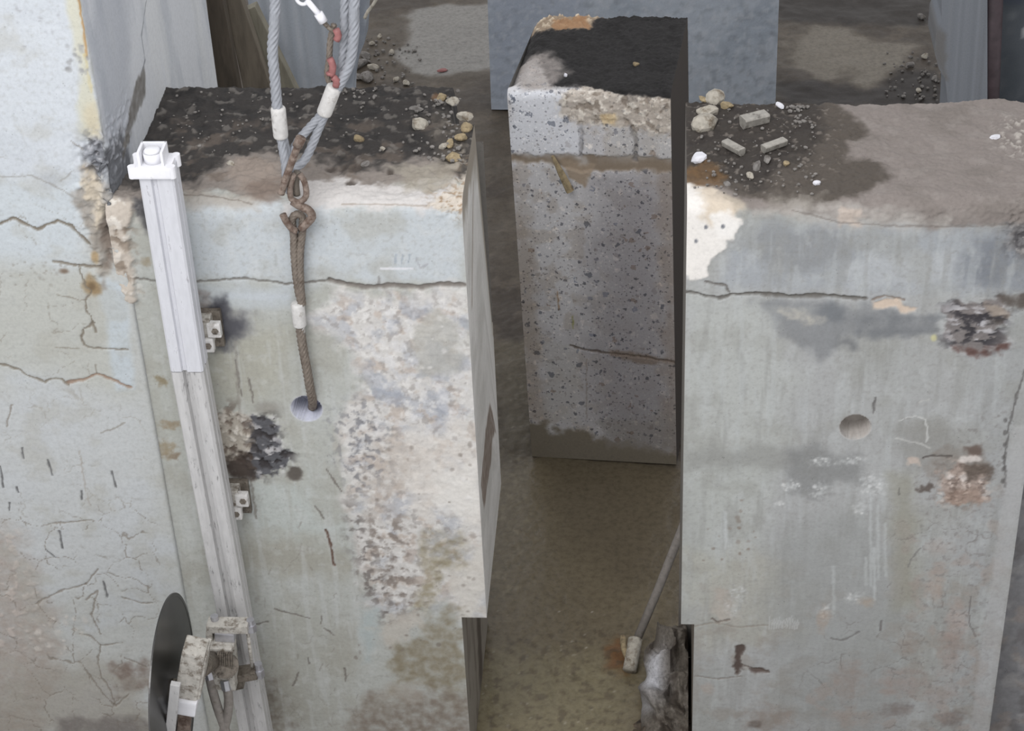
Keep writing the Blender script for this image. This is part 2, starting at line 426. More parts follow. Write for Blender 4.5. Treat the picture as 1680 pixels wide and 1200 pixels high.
def rope(name, P, r, mat, parent, pitch=0.11, lobes=6, seg=24):
    bm = bmesh.new(); add_tube(bm, spline(P, 0.005), r, seg, lobes, 0.22, pitch)
    return obj(name, bm, mat, parent, True)
def add_cyl(bm, a, b, r, seg=20, r2=None):
    add_tube(bm, [a, b], [r, r if r2 is None else r2], seg)
def add_prism(bm, pts, d):
    """extrude a closed loop of points by vector d"""
    a = [bm.verts.new(Vector(p)) for p in pts]; b = [bm.verts.new(Vector(p) + Vector(d)) for p in pts]
    n = len(pts)
    bm.faces.new(a[::-1]); bm.faces.new(b)
    for i in range(n): bm.faces.new((a[i], a[(i + 1) % n], b[(i + 1) % n], b[i]))
def add_stone(bm, c, s, rnd, sub=2, chops=7):
    r = bmesh.ops.create_icosphere(bm, subdivisions=sub, radius=1.0); vs = r['verts']
    for k in range(chops):
        n = Vector((rnd.gauss(0, 1), rnd.gauss(0, 1), rnd.gauss(0, 1))).normalized(); q = rnd.uniform(0.5, 0.85)
        for v in vs:
            t = v.co.dot(n) - q
            if t > 0: v.co -= n * t * 0.92
    rz = Matrix.Rotation(rnd.uniform(0, 6.28), 3, 'Z')
    for v in vs:
        v.co += Vector((rnd.uniform(-1, 1), rnd.uniform(-1, 1), rnd.uniform(-1, 1))) * 0.04
        v.co = rz @ Vector((v.co.x * s[0], v.co.y * s[1], v.co.z * s[2])) + Vector(c)

# ------------------------------------------------------------------ unrolled wall surface (front face + top)
def wall_strip(x0, x1, depth, du, ds, edge_r):
    U = np.arange(x0, x1 + du * 0.5, du); U[-1] = x1
    S = np.arange(0.0, ZT + depth + ds * 0.5, ds)
    return np.meshgrid(U, S)
def wall_verts(U, S, H, edge_r, depth_edge=0.0):
    w = edge_r
    d = S - ZT
    Y = np.where(d < -w, 0, np.where(d > w, d, (d + w) ** 2 / (4 * w)))
    Z = np.where(d < -w, S, np.where(d > w, ZT, ZT - (w - d) ** 2 / (4 * w)))
    t = np.clip((d + w) / (2 * w), 0, 1) * np.pi / 2
    return np.stack([U, Y - np.cos(t) * H, Z + np.sin(t) * H], -1)
STEP = 0.004
CRK = (108, 104, 98)

# ================================================================== SETTING
# ------------------------------------------------------------------ floor
def floor_map(px, py):
    p = onZ(px, py, 0.0); return p[0], p[1]
def make_floor():
    chunks = []
    for fine, (x0, x1, y0, y1, st) in ((False, (-3.6, 3.2, -1.2, 9.0, 0.02)), (True, (-0.88, 0.24, -0.6, 3.2, 0.008))):
        U, S = np.meshgrid(np.arange(x0, x1, st), np.arange(y0, y1, st))
        c = Canvas(U, S, (88, 80, 70), floor_map)
        c.wet[:] = 0.45
        c.grunge(2.0, (70, 62, 54), 0.8, -0.1, 0.4, 3)
        c.grunge(6, (108, 98, 86), 0.5, 0.15, 0.5, 4)
        # pale slab patch and drying patches far behind
        c.poly([(655, 22), (700, 10), (830, 5), (830, 108), (740, 122), (680, 118), (650, 92), (668, 60)], (150, 148, 144), 0.95, 0.03, 0.06, 4, 2, wet=0.0)
        c.poly([(1290, 70), (1340, 40), (1400, 45), (1430, 68), (1500, 75), (1490, 110), (1420, 140), (1400, 120), (1340, 125), (1280, 110)], (136, 130, 120), 0.85, 0.05, 0.12, 4, 5, wet=0.1)
        c.poly([(1260, -10), (1560, -10), (1545, 45), (1420, 40), (1280, 35)], (50, 45, 41), 0.9, 0.06, 0.1, 4, 6)
        c.poly([(1280, 135), (1420, 140), (1480, 120), (1545, 110), (1560, 175), (1280, 175)], (46, 41, 38), 0.9, 0.06, 0.1, 4, 6)
        # muddy water pool in the gap
        c.poly([(780, 770), (900, 745), (1120, 770), (1130, 1000), (1100, 1260), (740, 1260), (785, 1000)], (116, 106, 86), 0.9, 0.1, 0.04, 6, 7, wet=1.0)
        c.poly([(900, 760), (1125, 770), (1125, 960), (1010, 960), (930, 880)], (96, 87, 72), 0.6, 0.1, 0.04, 6, 7, wet=1.0)
        c.poly([(780, 1060), (1040, 1080), (1040, 1260), (740, 1260)], (138, 130, 102), 0.6, 0.12, 0.05, 6, 7, wet=1.0)
        c.blob(1015, 1075, 26, 34, (112, 78, 48), 0.85, 0.6, 0.5, 20, 4)
        c.grunge(14, (150, 140, 118), 0.35, 0.25, 0.5, 8, [(800, 750), (880, 750), (880, 980), (790, 990)], sx=2)
        c.poly([(800, 560), (880, 560), (880, 735), (820, 745)], (104, 96, 80), 0.8, 0.08, 0.05, 6, 7)
        if fine:
            c.splash((790, 1000, 1010, 1250), 60, 1, 3, (176, 170, 156), 0.7, 5); c.splash((810, 560, 880, 760), 40, 1.5, 4, (150, 144, 130), 0.6, 6)
            c.grunge(30, (128, 120, 100), 0.5, 0.15, 0.4, 12, [(785, 740), (875, 745), (870, 900), (800, 960)], sx=2)
            c.grunge(24, (84, 74, 60), 0.5, 0.15, 0.45, 13, [(780, 1020), (1050, 1020), (1040, 1250), (760, 1250)])
        dry = 1 - np.clip(c.wet - 0.45, 0, 0.55) / 0.55
        H = 0.012 * fbm(c.u, c.s, 5, 4, 2) * dry + 0.004 * fbm(c.u, c.s, 22, 3, 5) * (0.3 + 0.7 * dry)
        H = np.minimum(H, 0.012)
        v = np.stack([c.u, c.s, H - 0.006], -1)
        q = grid_faces(*U.shape)
        if not fine:
            uc = c.u[q].mean(1); sc = c.s[q].mean(1); q = q[~((uc > -0.87) & (uc < 0.22) & (sc > -0.59) & (sc < 3.18))]
        chunks.append((v, q, c.final()))
    o = build_mesh('floor', chunks, M_floor); o['kind'] = 'structure'
    o['label'] = 'wet muddy concrete floor with a brown puddle in the gap'
make_floor()

# ------------------------------------------------------------------ left wall (the sawn block that still stands)
XL0, XL1, XLn = -1.62, -0.572, -0.657      # left joint, sawn edge, narrower foot
ZN = 0.735                                  # height of the horizontal cut
DL = 0.72
def make_wall_left():
    U, S = wall_strip(XL0, XL1, DL, STEP, STEP, 0.05)
    c = Canvas(U, S, (178, 180, 175), wall_us)
    # broad tone of the face
    c.grunge(1.6, (168, 168, 158), 0.7, -0.2, 0.4, 2)
    c.poly([(300, 325), (765, 340), (765, 465), (500, 465), (300, 460)], (190, 196, 200), 0.9, 0.03, 0.03, 8, 3)
    c.poly([(340, 540), (470, 540), (470, 640), (400, 660), (340, 620)], (170, 167, 152), 0.5, 0.06, 0.05, 6, 3)
    c.poly([(230, 460), (300, 460), (420, 1200), (290, 1200)], (180, 182, 176), 0.6, 0.05, 0.03, 6, 4)
    c.poly([(400, 760), (570, 800), (575, 900), (430, 900)], (184, 190, 186), 0.7, 0.06, 0.06, 6, 5)
    c.poly([(380, 880), (580, 895), (590, 940), (450, 945), (390, 930)], (158, 155, 143), 0.7, 0.05, 0.05, 8, 6)
    c.poly([(430, 1000), (560, 1010), (560, 1200), (440, 1200)], (165, 165, 157), 0.6, 0.06, 0.06, 8, 6)
    c.poly([(400, 1130), (460, 1110), (480, 1210), (400, 1210)], (112, 102, 92), 0.8, 0.04, 0.05, 12, 6, mot=0.8)
    c.grunge(5, (162, 160, 150), 0.45, 0.0, 0.5, 9)
    c.grunge(22, (196, 198, 196), 0.3, 0.15, 0.5, 10)
    c.grunge(60, (150, 148, 142), 0.25, 0.2, 0.5, 12)
    c.grunge(26, (160, 158, 148), 0.3, 0.1, 0.5, 91, [(250, 480), (600, 480), (590, 1210), (280, 1210)], sx=1.0, sy=0.12, soft=0.1)
    c.grunge(30, (198, 201, 201), 0.3, 0.1, 0.5, 92, [(250, 340), (760, 340), (590, 1210), (280, 1210)], sx=1.0, sy=0.1, soft=0.1)
    # band below the long crack
    c.poly([(300, 465), (480, 470), (480, 505), (390, 510), (300, 500)], (186, 192, 196), 0.7, 0.02, 0.02, 8, 3)
    # mottled plaster field
    F = [(545, 485), (640, 478), (768, 476), (790, 760), (800, 1012), (770, 1020), (735, 980), (700, 1000), (650, 1015), (605, 990), (590, 900), (575, 830), (560, 760), (570, 690), (600, 620), (560, 560), (500, 520)]
    c.poly(F, (206, 203, 199), 0.92, 0.03, 0.06, 9, 4)
    c.grunge(7, (170, 173, 180), 0.6, 0.0, 0.35, 21, F, octv=7)
    c.grunge(16, (180, 166, 154), 0.6, 0.08, 0.4, 22, F, octv=6)
    c.grunge(30, (226, 224, 220), 0.55, 0.06, 0.36, 23, F, h=0.001, octv=6)
    c.grunge(34, (140, 134, 130), 0.45, 0.16, 0.42, 24, F, h=-0.0006, octv=6)
    G = [(600, 500), (765, 490), (785, 690), (600, 720), (590, 610)]
    c.grunge(9, (150, 155, 165), 0.6, 0.05, 0.35, 25, G, octv=7)
    c.grunge(20, (214, 214, 216), 0.4, 0.06, 0.35, 26, G, octv=6)
    c.poly([(680, 530), (720, 505), (750, 540), (755, 610), (700, 620), (672, 590)], (176, 174, 166), 0.7, 0.02, 0.03, 12, 5)
    # whiter / pinker lower part, right
    c.poly([(640, 720), (785, 700), (795, 870), (740, 830), (700, 850), (660, 800)], (214, 208, 200), 0.85, 0.05, 0.06, 10, 6, mot=0.5)
    c.poly([(720, 780), (788, 760), (792, 860), (730, 850)], (222, 219, 213), 0.85, 0.03, 0.05, 12, 7)
    c.poly([(600, 760), (650, 700), (690, 740), (640, 840), (600, 850)], (182, 172, 162), 0.7, 0.04, 0.06, 12, 7, mot=0.7)
    c.poly([(740, 950), (795, 880), (802, 1012), (752, 1012)], (206, 202, 194), 0.85, 0.03, 0.04, 12, 8)
    # dark weathered margin of the field
    D = [(568, 830), (590, 835), (610, 900), (640, 960), (660, 1020), (640, 1030), (605, 990), (585, 930), (570, 880)]
    c.grunge(28, (112, 106, 102), 0.85, -0.02, 0.3, 31, D, h=-0.002, octv=6)
    D2 = [(590, 860), (660, 840), (680, 930), (690, 1000), (650, 1020), (610, 960)]
    c.grunge(26, (126, 116, 108), 0.75, 0.0, 0.35, 32, D2, h=-0.0015, octv=6)
    c.grunge(42, (120, 120, 124), 0.7, 0.0, 0.4, 33, [(540, 690), (600, 650), (640, 700), (640, 780), (575, 810), (548, 760)], h=-0.002)
    c.poly([(590, 1000), (618, 1000), (612, 1090), (596, 1090)], (172, 182, 182), 0.7, 0.02, 0.02, 14, 8)
    # olive and brown run stains
    c.poly([(698, 880), (735, 872), (770, 890), (752, 930), (725, 960), (700, 1000), (672, 1000), (700, 940)], (140, 130, 104), 0.75, 0.03, 0.04, 12, 9, mot=0.7)
    c.poly([(632, 1090), (650, 1060), (700, 1050), (722, 1000), (756, 1010), (762, 1100), (755, 1160), (700, 1120), (650, 1125)], (128, 117, 94), 0.8, 0.03, 0.06, 12, 10, mot=0.6)
    c.poly([(610, 1030), (680, 1000), (700, 1030), (640, 1060)], (190, 184, 174), 0.7, 0.02, 0.04, 14, 10)
    c.poly([(590, 1150), (700, 1135), (775, 1130), (775, 1215), (560, 1215)], (124, 112, 100), 0.8, 0.04, 0.05, 14, 11, mot=0.7)
    c.poly([(640, 1120), (690, 1120), (690, 1150), (630, 1150)], (168, 162, 152), 0.6, 0.03, 0.03, 14, 11)
    c.rough(F, 0.0018, 24, 4, 0.04)
    # long horizontal crack
    c.stroke([(215, 456), (260, 462), (330, 462), (400, 457), (470, 466), (500, 465), (540, 459), (575, 468)], 3.5, CRK, 0.8, -0.004)
    c.stroke([(540, 460), (575, 468), (600, 472), (640, 469), (690, 472), (720, 467), (762, 468)], 8, (122, 116, 110), 0.95, -0.008)
    c.stroke([(620, 470), (622, 455)], 4, (120, 116, 112), 0.6)
    c.stroke([(380, 486), (470, 488)], 12, (190, 196, 202), 0.5)
    # faint scuffed chalk marks
    for a in (650, 661, 672): c.stroke([(a, 418), (a - 2, 432)], 3, (150, 158, 166), 0.6, jit=0.002)
    c.stroke([(682, 424), (690, 440), (702, 432)], 3, (160, 160, 164), 0.6)
    c.stroke([(625, 441), (676, 441)], 4, (222, 222, 226), 0.8, jit=0.002)
    # scrapes and dark gouges
    c.stroke([(535, 870), (544, 900), (547, 928)], 4, (98, 76, 66), 0.9, -0.003)
    for P in ([(518, 832), (532, 852)], [(535, 770), (560, 808)], [(450, 1000), (508, 1015)], [(528, 1012), (526, 1024)], [(566, 1097), (568, 1120)], [(505, 1080), (507, 1090)], [(440, 1020), (420, 1026)], [(532, 1032), (548, 1042)], [(490, 1105), (480, 1125)], [(385, 590), (396, 650)], [(408, 620), (416, 660)]):
        c.stroke(P, 3, (112, 106, 100), 0.75, -0.002)
    c.stroke([(386, 560), (392, 668), (402, 700)], 6, (146, 142, 134), 0.6)
    c.stroke([(412, 790), (420, 850)], 4, (120, 114, 106), 0.6)
    c.marks((430, 800, 590, 1190), 26, (128, 122, 114), 0.5, 4, 16, 80, 40, 2, 5)
    c.splash((600, 500, 780, 860), 70, 1.5, 5, (222, 220, 216), 0.7, 3, 0.001)
    c.splash((580, 700, 780, 1100), 60, 1.5, 4, (110, 100, 92), 0.5, 4, -0.001)
    # burnt stubs and broken pockets
    for B in (([(312, 470), (345, 480), (352, 515), (310, 520)], (140, 132, 128)),):
        c.poly(B[0], B[1], 0.8, 0.01, 0.02, 30, 2, mot=0.8)
    c.poly([(330, 530), (350, 495), (372, 488), (380, 520), (398, 525), (390, 560), (350, 572), (330, 565)], (48, 48, 55), 0.95, 0.03, 0.03, 20, 3)
    c.poly([(365, 500), (420, 520), (410, 555), (370, 570)], (120, 120, 124), 0.5, 0.03, 0.03, 20, 3)
    K = [(350, 690), (372, 672), (400, 680), (418, 690), (420, 740), (400, 765), (372, 760), (352, 735)]
    c.poly(K, (172, 164, 152), 0.9, 0.01, 0.03, 30, 4)
    c.grunge(24, (112, 100, 90), 0.9, 0.0, 0.25, 41, K, h=-0.006, octv=6)
    c.grunge(30, (214, 208, 198), 0.85, 0.08, 0.3, 42, K, h=0.004, octv=6)
    K2 = [(366, 755), (395, 745), (420, 735), (440, 770), (415, 788), (385, 785)]
    c.poly(K2, (66, 56, 50), 0.9, 0.015, 0.03, 25, 5, h=-0.006)
    K3 = [(416, 682), (450, 682), (462, 730), (478, 745), (470, 770), (425, 785), (412, 760)]
    c.poly(K3, (86, 86, 90), 0.95, 0.006, 0.02, 30, 6)
    c.grunge(30, (194, 192, 192), 0.9, 0.1, 0.26, 43, K3, h=0.004, octv=7, sx=0.6)
    c.grunge(24, (54, 50, 50), 0.9, 0.05, 0.2, 44, K3, h=-0.008, octv=6)
    c.blob(484, 779, 13, 12, (92, 86, 80), 0.95, 0.3, 0.3, 40, 2, -0.004)
    c.rough(K, 0.005, 18, 4, 0.008, 6); c.rough(K3, 0.007, 16, 5, 0.008, 6)
    c.blob(440, 670, 22, 10, (140, 136, 128), 0.7, 0.6)
    c.poly([(368, 800), (398, 800), (402, 840), (375, 850)], (130, 122, 114), 0.6, 0.01, 0.02, 30, 6, mot=0.9)
    # rust flecks left of the rail, and a painted shadow by its top
    for (x, y, rx, ry, cc) in ((265, 625, 9, 8, (128, 112, 82)), (278, 697, 18, 7, (142, 126, 102)), (268, 738, 20, 14, (150, 136, 112)), (285, 748, 10, 6, (128, 110, 90)), (240, 430, 7, 7, (150, 140, 120))):
        c.blob(x, y, rx, ry, cc, 0.85, 0.4, 0.7, 50, 3, mot=0.5)
    c.blob(230, 305, 26, 40, (112, 108, 104), 0.85, 0.6, 0.4, 15, 2)
    c.poly([(206, 292), (236, 292), (264, 385), (238, 372)], (66, 65, 68), 0.95, 0.02, 0.03, 15, 3)  # black slot shadow left of the rail top, painted onto the face
    # crust along the column joint
    K5 = [(176, 288), (214, 290), (218, 340), (210, 385), (220, 440), (224, 490), (211, 514), (200, 475), (184, 430), (177, 380)]
    c.poly(K5, (190, 180, 168), 0.95, 0.008, 0.012, 30, 7, h=0.012)
    c.grunge(20, (128, 114, 100), 0.8, 0.08, 0.3, 45, K5, h=-0.005, octv=7)
    c.grunge(24, (226, 221, 212), 0.8, 0.08, 0.3, 46, K5, h=0.004, octv=7)
    c.rough(K5, 0.008, 14, 6, 0.008, 6)
    # ---- top: dirt, mud, pale lip
    T = [(150, 120), (800, 120), (800, 285), (690, 300), (560, 315), (480, 318), (420, 322), (350, 312), (290, 318), (150, 330)]
    c.poly(T, (138, 130, 123), 1.0, 0.02, 0.03, 14, 12)
    c.poly([(300, 308), (420, 325), (420, 345), (300, 335)], (166, 158, 148), 0.7, 0.02, 0.02, 14, 12)
    c.poly([(150, 100), (810, 100), (800, 230), (770, 285), (700, 262), (650, 270), (590, 280), (540, 262), (500, 262), (440, 250), (380, 262), (310, 300), (215, 310), (180, 270)], (56, 53, 51), 0.97, 0.03, 0.06, 12, 13, wet=0.1)
    c.grunge(12, (46, 44, 43), 0.9, -0.05, 0.35, 51, [(200, 110), (800, 110), (780, 250), (640, 240), (500, 220), (420, 210), (300, 230), (200, 250)])
    c.grunge(10, (112, 100, 90), 0.6, 0.08, 0.45, 52, [(260, 200), (760, 200), (760, 290), (540, 300), (260, 300)])
    c.grunge(24, (128, 123, 117), 0.6, 0.26, 0.5, 53, [(210, 120), (800, 120), (780, 280), (210, 290)], h=0.004)
    c.poly([(372, 272), (400, 260), (455, 268), (462, 315), (430, 325), (395, 312)], (150, 138, 128), 0.9, 0.02, 0.025, 18, 14, h=0.008)
    c.poly([(400, 300), (470, 295), (468, 330), (410, 328)], (122, 108, 98), 0.7, 0.02, 0.03, 18, 14)
    c.poly([(470, 298), (560, 292), (640, 305), (750, 290), (762, 345), (640, 342), (520, 338), (470, 345)], (204, 200, 197), 0.92, 0.015, 0.035, 16, 15)
    c.poly([(640, 275), (750, 268), (752, 300), (700, 318), (665, 312)], (160, 153, 140), 0.9, 0.02, 0.03, 16, 16, mot=0.3)
    c.poly([(700, 335), (740, 310), (768, 280), (768, 350), (740, 352)], (206, 196, 182), 0.95, 0.01, 0.03, 25, 17, mot=0.3)
    c.grunge(50, (138, 110, 82), 0.7, 0.1, 0.35, 54, [(700, 330), (745, 305), (770, 250), (770, 350), (735, 350)])
    for (x, y, r1) in ((544, 276, 9), (565, 276, 8), (584, 277, 9), (575, 300, 8), (640, 282, 6)): c.blob(x, y, r1, r1 * .8, (78, 70, 64), 0.85, 0.5, 0.5, 40, 2, -0.006)
    c.stroke([(300, 318), (370, 324), (410, 332)], 3, (128, 120, 112), 0.7, -0.003)
    c.stroke([(560, 332), (640, 334), (700, 336)], 3, (160, 150, 140), 0.7, -0.002)
    c.blob(720, 160, 12, 10, (128, 96, 70), 0.8, 0.4, 0.4, 30)
    c.poly([(690, 190), (775, 180), (772, 280), (720, 270)], (112, 104, 94), 0.6, 0.03, 0.05, 14, 21, mot=0.6)
    c.grunge(22, (186, 178, 164), 0.7, 0.15, 0.4, 55, [(735, 185), (780, 180), (772, 290), (740, 285)], h=0.004, octv=6)
    c.rough([(150, 100), (810, 100), (810, 330), (150, 330)], 0.012, 14, 7, 0.03)
    c.rough([(150, 100), (810, 100), (800, 320), (150, 320)], 0.003, 45, 8, 0.02)
    c.rough([(690, 340), (740, 300), (760, 180), (830, 180), (800, 360), (745, 360)], 0.014, 30, 9, 0.015, 4)
    c.rough([(200, 325), (760, 340), (790, 1010), (780, 1210), (200, 1210)], 0.0012, 16, 10, 0.05)
    c.web([(300, 900), (590, 900), (590, 1215), (300, 1215)], 0.12, (134, 130, 122), 0.4, 0.002, 5, keep=-0.1)
    # core drill hole
    hc = wall_us(503, 671)
    d = np.sqrt((c.u - hc[0]) ** 2 + (c.s - hc[1]) ** 2)
    m = 1 - sstep(0.043, 0.047, d); c.h = c.h * (1 - m) - 0.10 * m
    m2 = 1 - sstep(0.046, 0.054, d); c.col += (np.array((196, 198, 212)) - c.col) * m2[:, None]
    H = c.h.reshape(U.shape)
    er = 0.055 + 0.02 * fbm(c.u, c.u * 0, 6, 3, 4).reshape(U.shape)
    fade = np.clip((XL1 - U) / 0.012, 0, 1) * np.clip((S) / 0.02, 0, 1)
    P = wall_verts(U, S, H * fade, np.maximum(er, 0.03))
    # ragged rear edge of the top
    ragged = 0.015 * fbm(U, U * 0, 9, 3, 8); P[..., 1] = np.where(S > ZT + 0.3, P[..., 1] + ragged * (S - ZT - 0.3), P[..., 1])
    # the right end of the top is knocked off towards the back
    cut = sstep(-0.66, -0.60, U) * np.clip((S - ZT - 0.47) / 0.23, 0, 1); P[..., 2] -= cut * 0.9
    # drop the cells below the horizontal cut
    q = grid_faces(*U.shape)
    uc = c.u[q].mean(1); sc = c.s[q].mean(1)
    q = q[~((uc > XLn) & (sc < ZN))]
    chunks = [(P.reshape(-1, 3), q, c.final())]
    # sawn side face, facing the gap
    n_z, n_y = 200, 90
    Zs = np.linspace(ZN, ZT - 0.02, n_z); Ys = np.linspace(0.0, DL, n_y)
    YY, ZZ = np.meshgrid(Ys, Zs)
    def side_map(px, py):
        p = onX(px, py, XL1); return p[1], p[2]
    c2 = Canvas(YY, ZZ, (222, 220, 216), side_map)
    c2.grunge(4, (192, 190, 184), 0.6, -0.2, 0.4, 3, sx=0.6, sy=1.2)
    c2.grunge(18, (214, 213, 209), 0.4, 0.0, 0.4, 4, sx=0.4, sy=1.6)
    for i in range(26):
        a = random.uniform(0, DL); c2.poly([(a, ZN), (a + 0.004, ZN), (a + 0.05, ZT), (a + 0.046, ZT)], (186, 184, 178), 0.35, 0.003, 0.0, metric=True)
    c2.poly([(0.34, 2.2), (0.36, 2.2), (0.12, 1.9), (0.10, 1.9)], (128, 110, 94), 0.85, 0.008, 0.004, metric=True)
    c2.poly([(806, 640), (810, 640), (806, 760), (794, 838), (789, 800), (796, 720)], (116, 100, 88), 0.9, 0.012, 0.015, 14, 4, mot=0.4)
    c2.poly([(770, 200), (790, 200), (786, 300), (766, 300)], (160, 152, 140), 0.5, 0.03, 0.02)
    c2.poly([(0.0, ZT - 0.1), (DL, ZT - 0.15), (DL, ZT), (0, ZT)], (140, 130, 116), 0.7, 0.03, 0.04, 14, 5, metric=True)
    zt = P[:, -1, :]           # profile of the right end of the strip
    zs_ = zt[S[:, 0] > ZT - 0.09]; top_of_y = np.interp(Ys, np.maximum.accumulate(zs_[:, 1]), zs_[:, 2])
    ZZ2 = ZN + (ZZ - ZN) / (ZT - 0.02 - ZN) * (top_of_y[None, :] - ZN)
    v2 = np.stack([np.full(YY.shape, XL1), YY, ZZ2], -1)
    chunks.append((v2.reshape(-1, 3), grid_faces(*YY.shape), c2.final()))
    # narrower foot below the cut
    Zs = np.linspace(0, ZN, 60); Ys = np.linspace(0, DL + 0.05, 50); YY, ZZ = np.meshgrid(Ys, Zs)
    c3 = Canvas(YY, ZZ, (140, 134, 124), lambda a, b: (a, b))
    c3.grunge(6, (110, 102, 92), 0.7, 0, 0.4, 3, sx=2, sy=0.5); c3.poly([(0.38, 0), (0.5, 0), (0.6, ZN), (0.45, ZN)], (76, 68, 60), 0.8, 0.03, 0.03, metric=True)
    chunks.append((np.stack([np.full(YY.shape, XLn), YY, ZZ], -1).reshape(-1, 3), grid_faces(*YY.shape), c3.final()))
    chunks.append(box_chunk(XLn, XL1, 0.0, DL, ZN, ZN + 0.02, (150, 146, 140), ('+x', '-x', '+y', '-y', '+z')))
    chunks.append(box_chunk(XL0, XL1, 0.0, DL, ZN, ZT - 0.2, (140, 136, 130), ('+x', '-y', '-z', '+z')))
    chunks.append(box_chunk(XL0, XLn, 0.0, DL + 0.05, 0.0, ZN, (140, 136, 130), ('+x', '-y', '-z', '+z')))
    o = build_mesh('wall_left', chunks, M_wall); o['kind'] = 'structure'
    o['label'] = 'thick grey concrete wall left of the gap, dark dirt on its top, saw rail on its face'
    return o
wall_left = make_wall_left()

# ------------------------------------------------------------------ right wall
XR0, XR1, XRn = 0.077, 1.135, 0.123
ZNR = 0.72
DR = 0.60
def make_wall_right():
    U, S = wall_strip(XR0, XR1, DR, STEP, STEP, 0.05)
    c = Canvas(U, S, (168, 169, 168), wall_us)
    c.grunge(1.8, (160, 162, 158), 0.7, -0.2, 0.4, 62)
    c.poly([(1220, 365), (1680, 365), (1700, 480), (1440, 480), (1180, 470)], (160, 164, 168), 0.85, 0.03, 0.03, 8, 3)
    c.poly([(1390, 430), (1420, 415), (1560, 410), (1560, 470), (1400, 475)], (176, 179, 181), 0.8, 0.03, 0.04, 10, 3)
    c.poly([(1230, 375), (1400, 370), (1400, 420), (1350, 450), (1290, 450), (1230, 410)], (140, 142, 143), 0.8, 0.04, 0.04, 10, 4)
    c.poly([(1575, 420), (1640, 385), (1690, 385), (1690, 470), (1600, 470)], (118, 122, 128), 0.8, 0.05, 0.05, 10, 5)
    c.poly([(1120, 480), (1260, 490), (1300, 620), (1250, 900), (1118, 1000)], (182, 185, 180), 0.6, 0.06, 0.05, 6, 6)
    c.poly([(1600, 560), (1700, 500), (1660, 760), (1640, 1000), (1600, 1210), (1560, 1210)], (158, 160, 160), 0.6, 0.05, 0.04, 6, 7)
    c.poly([(1130, 900), (1300, 920), (1320, 1060), (1140, 1060)], (172, 170, 158), 0.6, 0.06, 0.06, 8, 7)
    c.grunge(6, (152, 152, 146), 0.4, 0.0, 0.5, 63)
    c.grunge(24, (186, 189, 188), 0.3, 0.15, 0.5, 64, sy=0.5)
    c.grunge(60, (140, 138, 134), 0.25, 0.2, 0.5, 65)
    c.grunge(24, (144, 144, 140), 0.35, 0.1, 0.5, 93, [(1130, 380), (1690, 380), (1640, 1210), (1130, 1210)], sx=1.0, sy=0.12, soft=0.1)
    c.grunge(30, (186, 190, 190), 0.3, 0.1, 0.5, 94, [(1130, 380), (1690, 380), (1640, 1210), (1130, 1210)], sx=1.0, sy=0.1, soft=0.1)
    c.grunge(9, (150, 144, 136), 0.5, 0.05, 0.45, 95, [(1130, 950), (1690, 900), (1640, 1210), (1130, 1210)], soft=0.12)
    # smeared grey wash below the crack
    for (P, cc, op) in (([(1235, 495), (1330, 492), (1420, 500), (1480, 520), (1540, 520), (1540, 545), (1400, 552), (1345, 585), (1300, 560), (1270, 525)], (128, 130, 132), 0.75),
                        ([(1380, 520), (1560, 515), (1560, 525), (1380, 530)], (112, 115, 118), 0.6), ([(1400, 545), (1540, 538), (1540, 546), (1400, 556)], (112, 115, 118), 0.6),
                        ([(1380, 552), (1410, 556), (1400, 568), (1375, 565)], (104, 106, 108), 0.7), ([(1348, 500), (1390, 495), (1385, 520), (1350, 525)], (108, 112, 116), 0.6)):
        c.poly(P, cc, op, 0.025, 0.03, 14, 9)
    c.poly([(1280, 512), (1320, 508), (1350, 525), (1330, 535), (1290, 528)], (186, 182, 172), 0.85, 0.015, 0.03, 22, 9, mot=0.6)
    c.poly([(1130, 500), (1340, 505), (1330, 512), (1140, 510)], (168, 170, 168), 0.4, 0.02, 0.02)
    # grey bands and stains
    c.poly([(1130, 740), (1250, 735), (1330, 745), (1330, 765), (1250, 770), (1130, 768)], (138, 138, 134), 0.55, 0.03, 0.03, 8, 10)
    c.poly([(1290, 745), (1330, 728), (1350, 740), (1420, 760), (1420, 795), (1370, 790), (1340, 820), (1300, 800)], (130, 131, 130), 0.7, 0.03, 0.03, 12, 11)
    c.poly([(1470, 700), (1520, 690), (1560, 700), (1600, 760), (1560, 770), (1500, 760)], (140, 139, 134), 0.6, 0.04, 0.04, 10, 11)
    c.poly([(1280, 860), (1420, 850), (1480, 900), (1480, 1200), (1300, 1200), (1260, 1000)], (150, 152, 150), 0.55, 0.08, 0.06, 5, 12)
    c.poly([(1460, 780), (1500, 780), (1510, 1000), (1470, 1000)], (150, 148, 134), 0.6, 0.04, 0.03, 8, 12)
    # chalky whites
    for (x, y, rx, ry) in ((1288, 800, 4, 5), (1299, 797, 4, 6), (1308, 798, 4, 6), (1345, 806, 10, 10), (1420, 800, 8, 14), (1434, 793, 8, 14), (1446, 800, 6, 10), (1411, 835, 9, 8), (1350, 758, 16, 5), (1402, 756, 14, 5), (1280, 828, 6, 4), (1200, 1000, 8, 10), (1400, 980, 10, 8), (1355, 1005, 8, 10), (1210, 975, 12, 10)):
        c.blob(x, y, rx * 1.3, ry * 1.3, (198, 200, 199), 0.75, 0.7, 1.0, 60, 3, mot=1.0, ms=70)
        c.splash((x - rx, y - ry, x + rx, y + ry), 4, 1.2, 3, (214, 215, 213), 0.8, int(x))
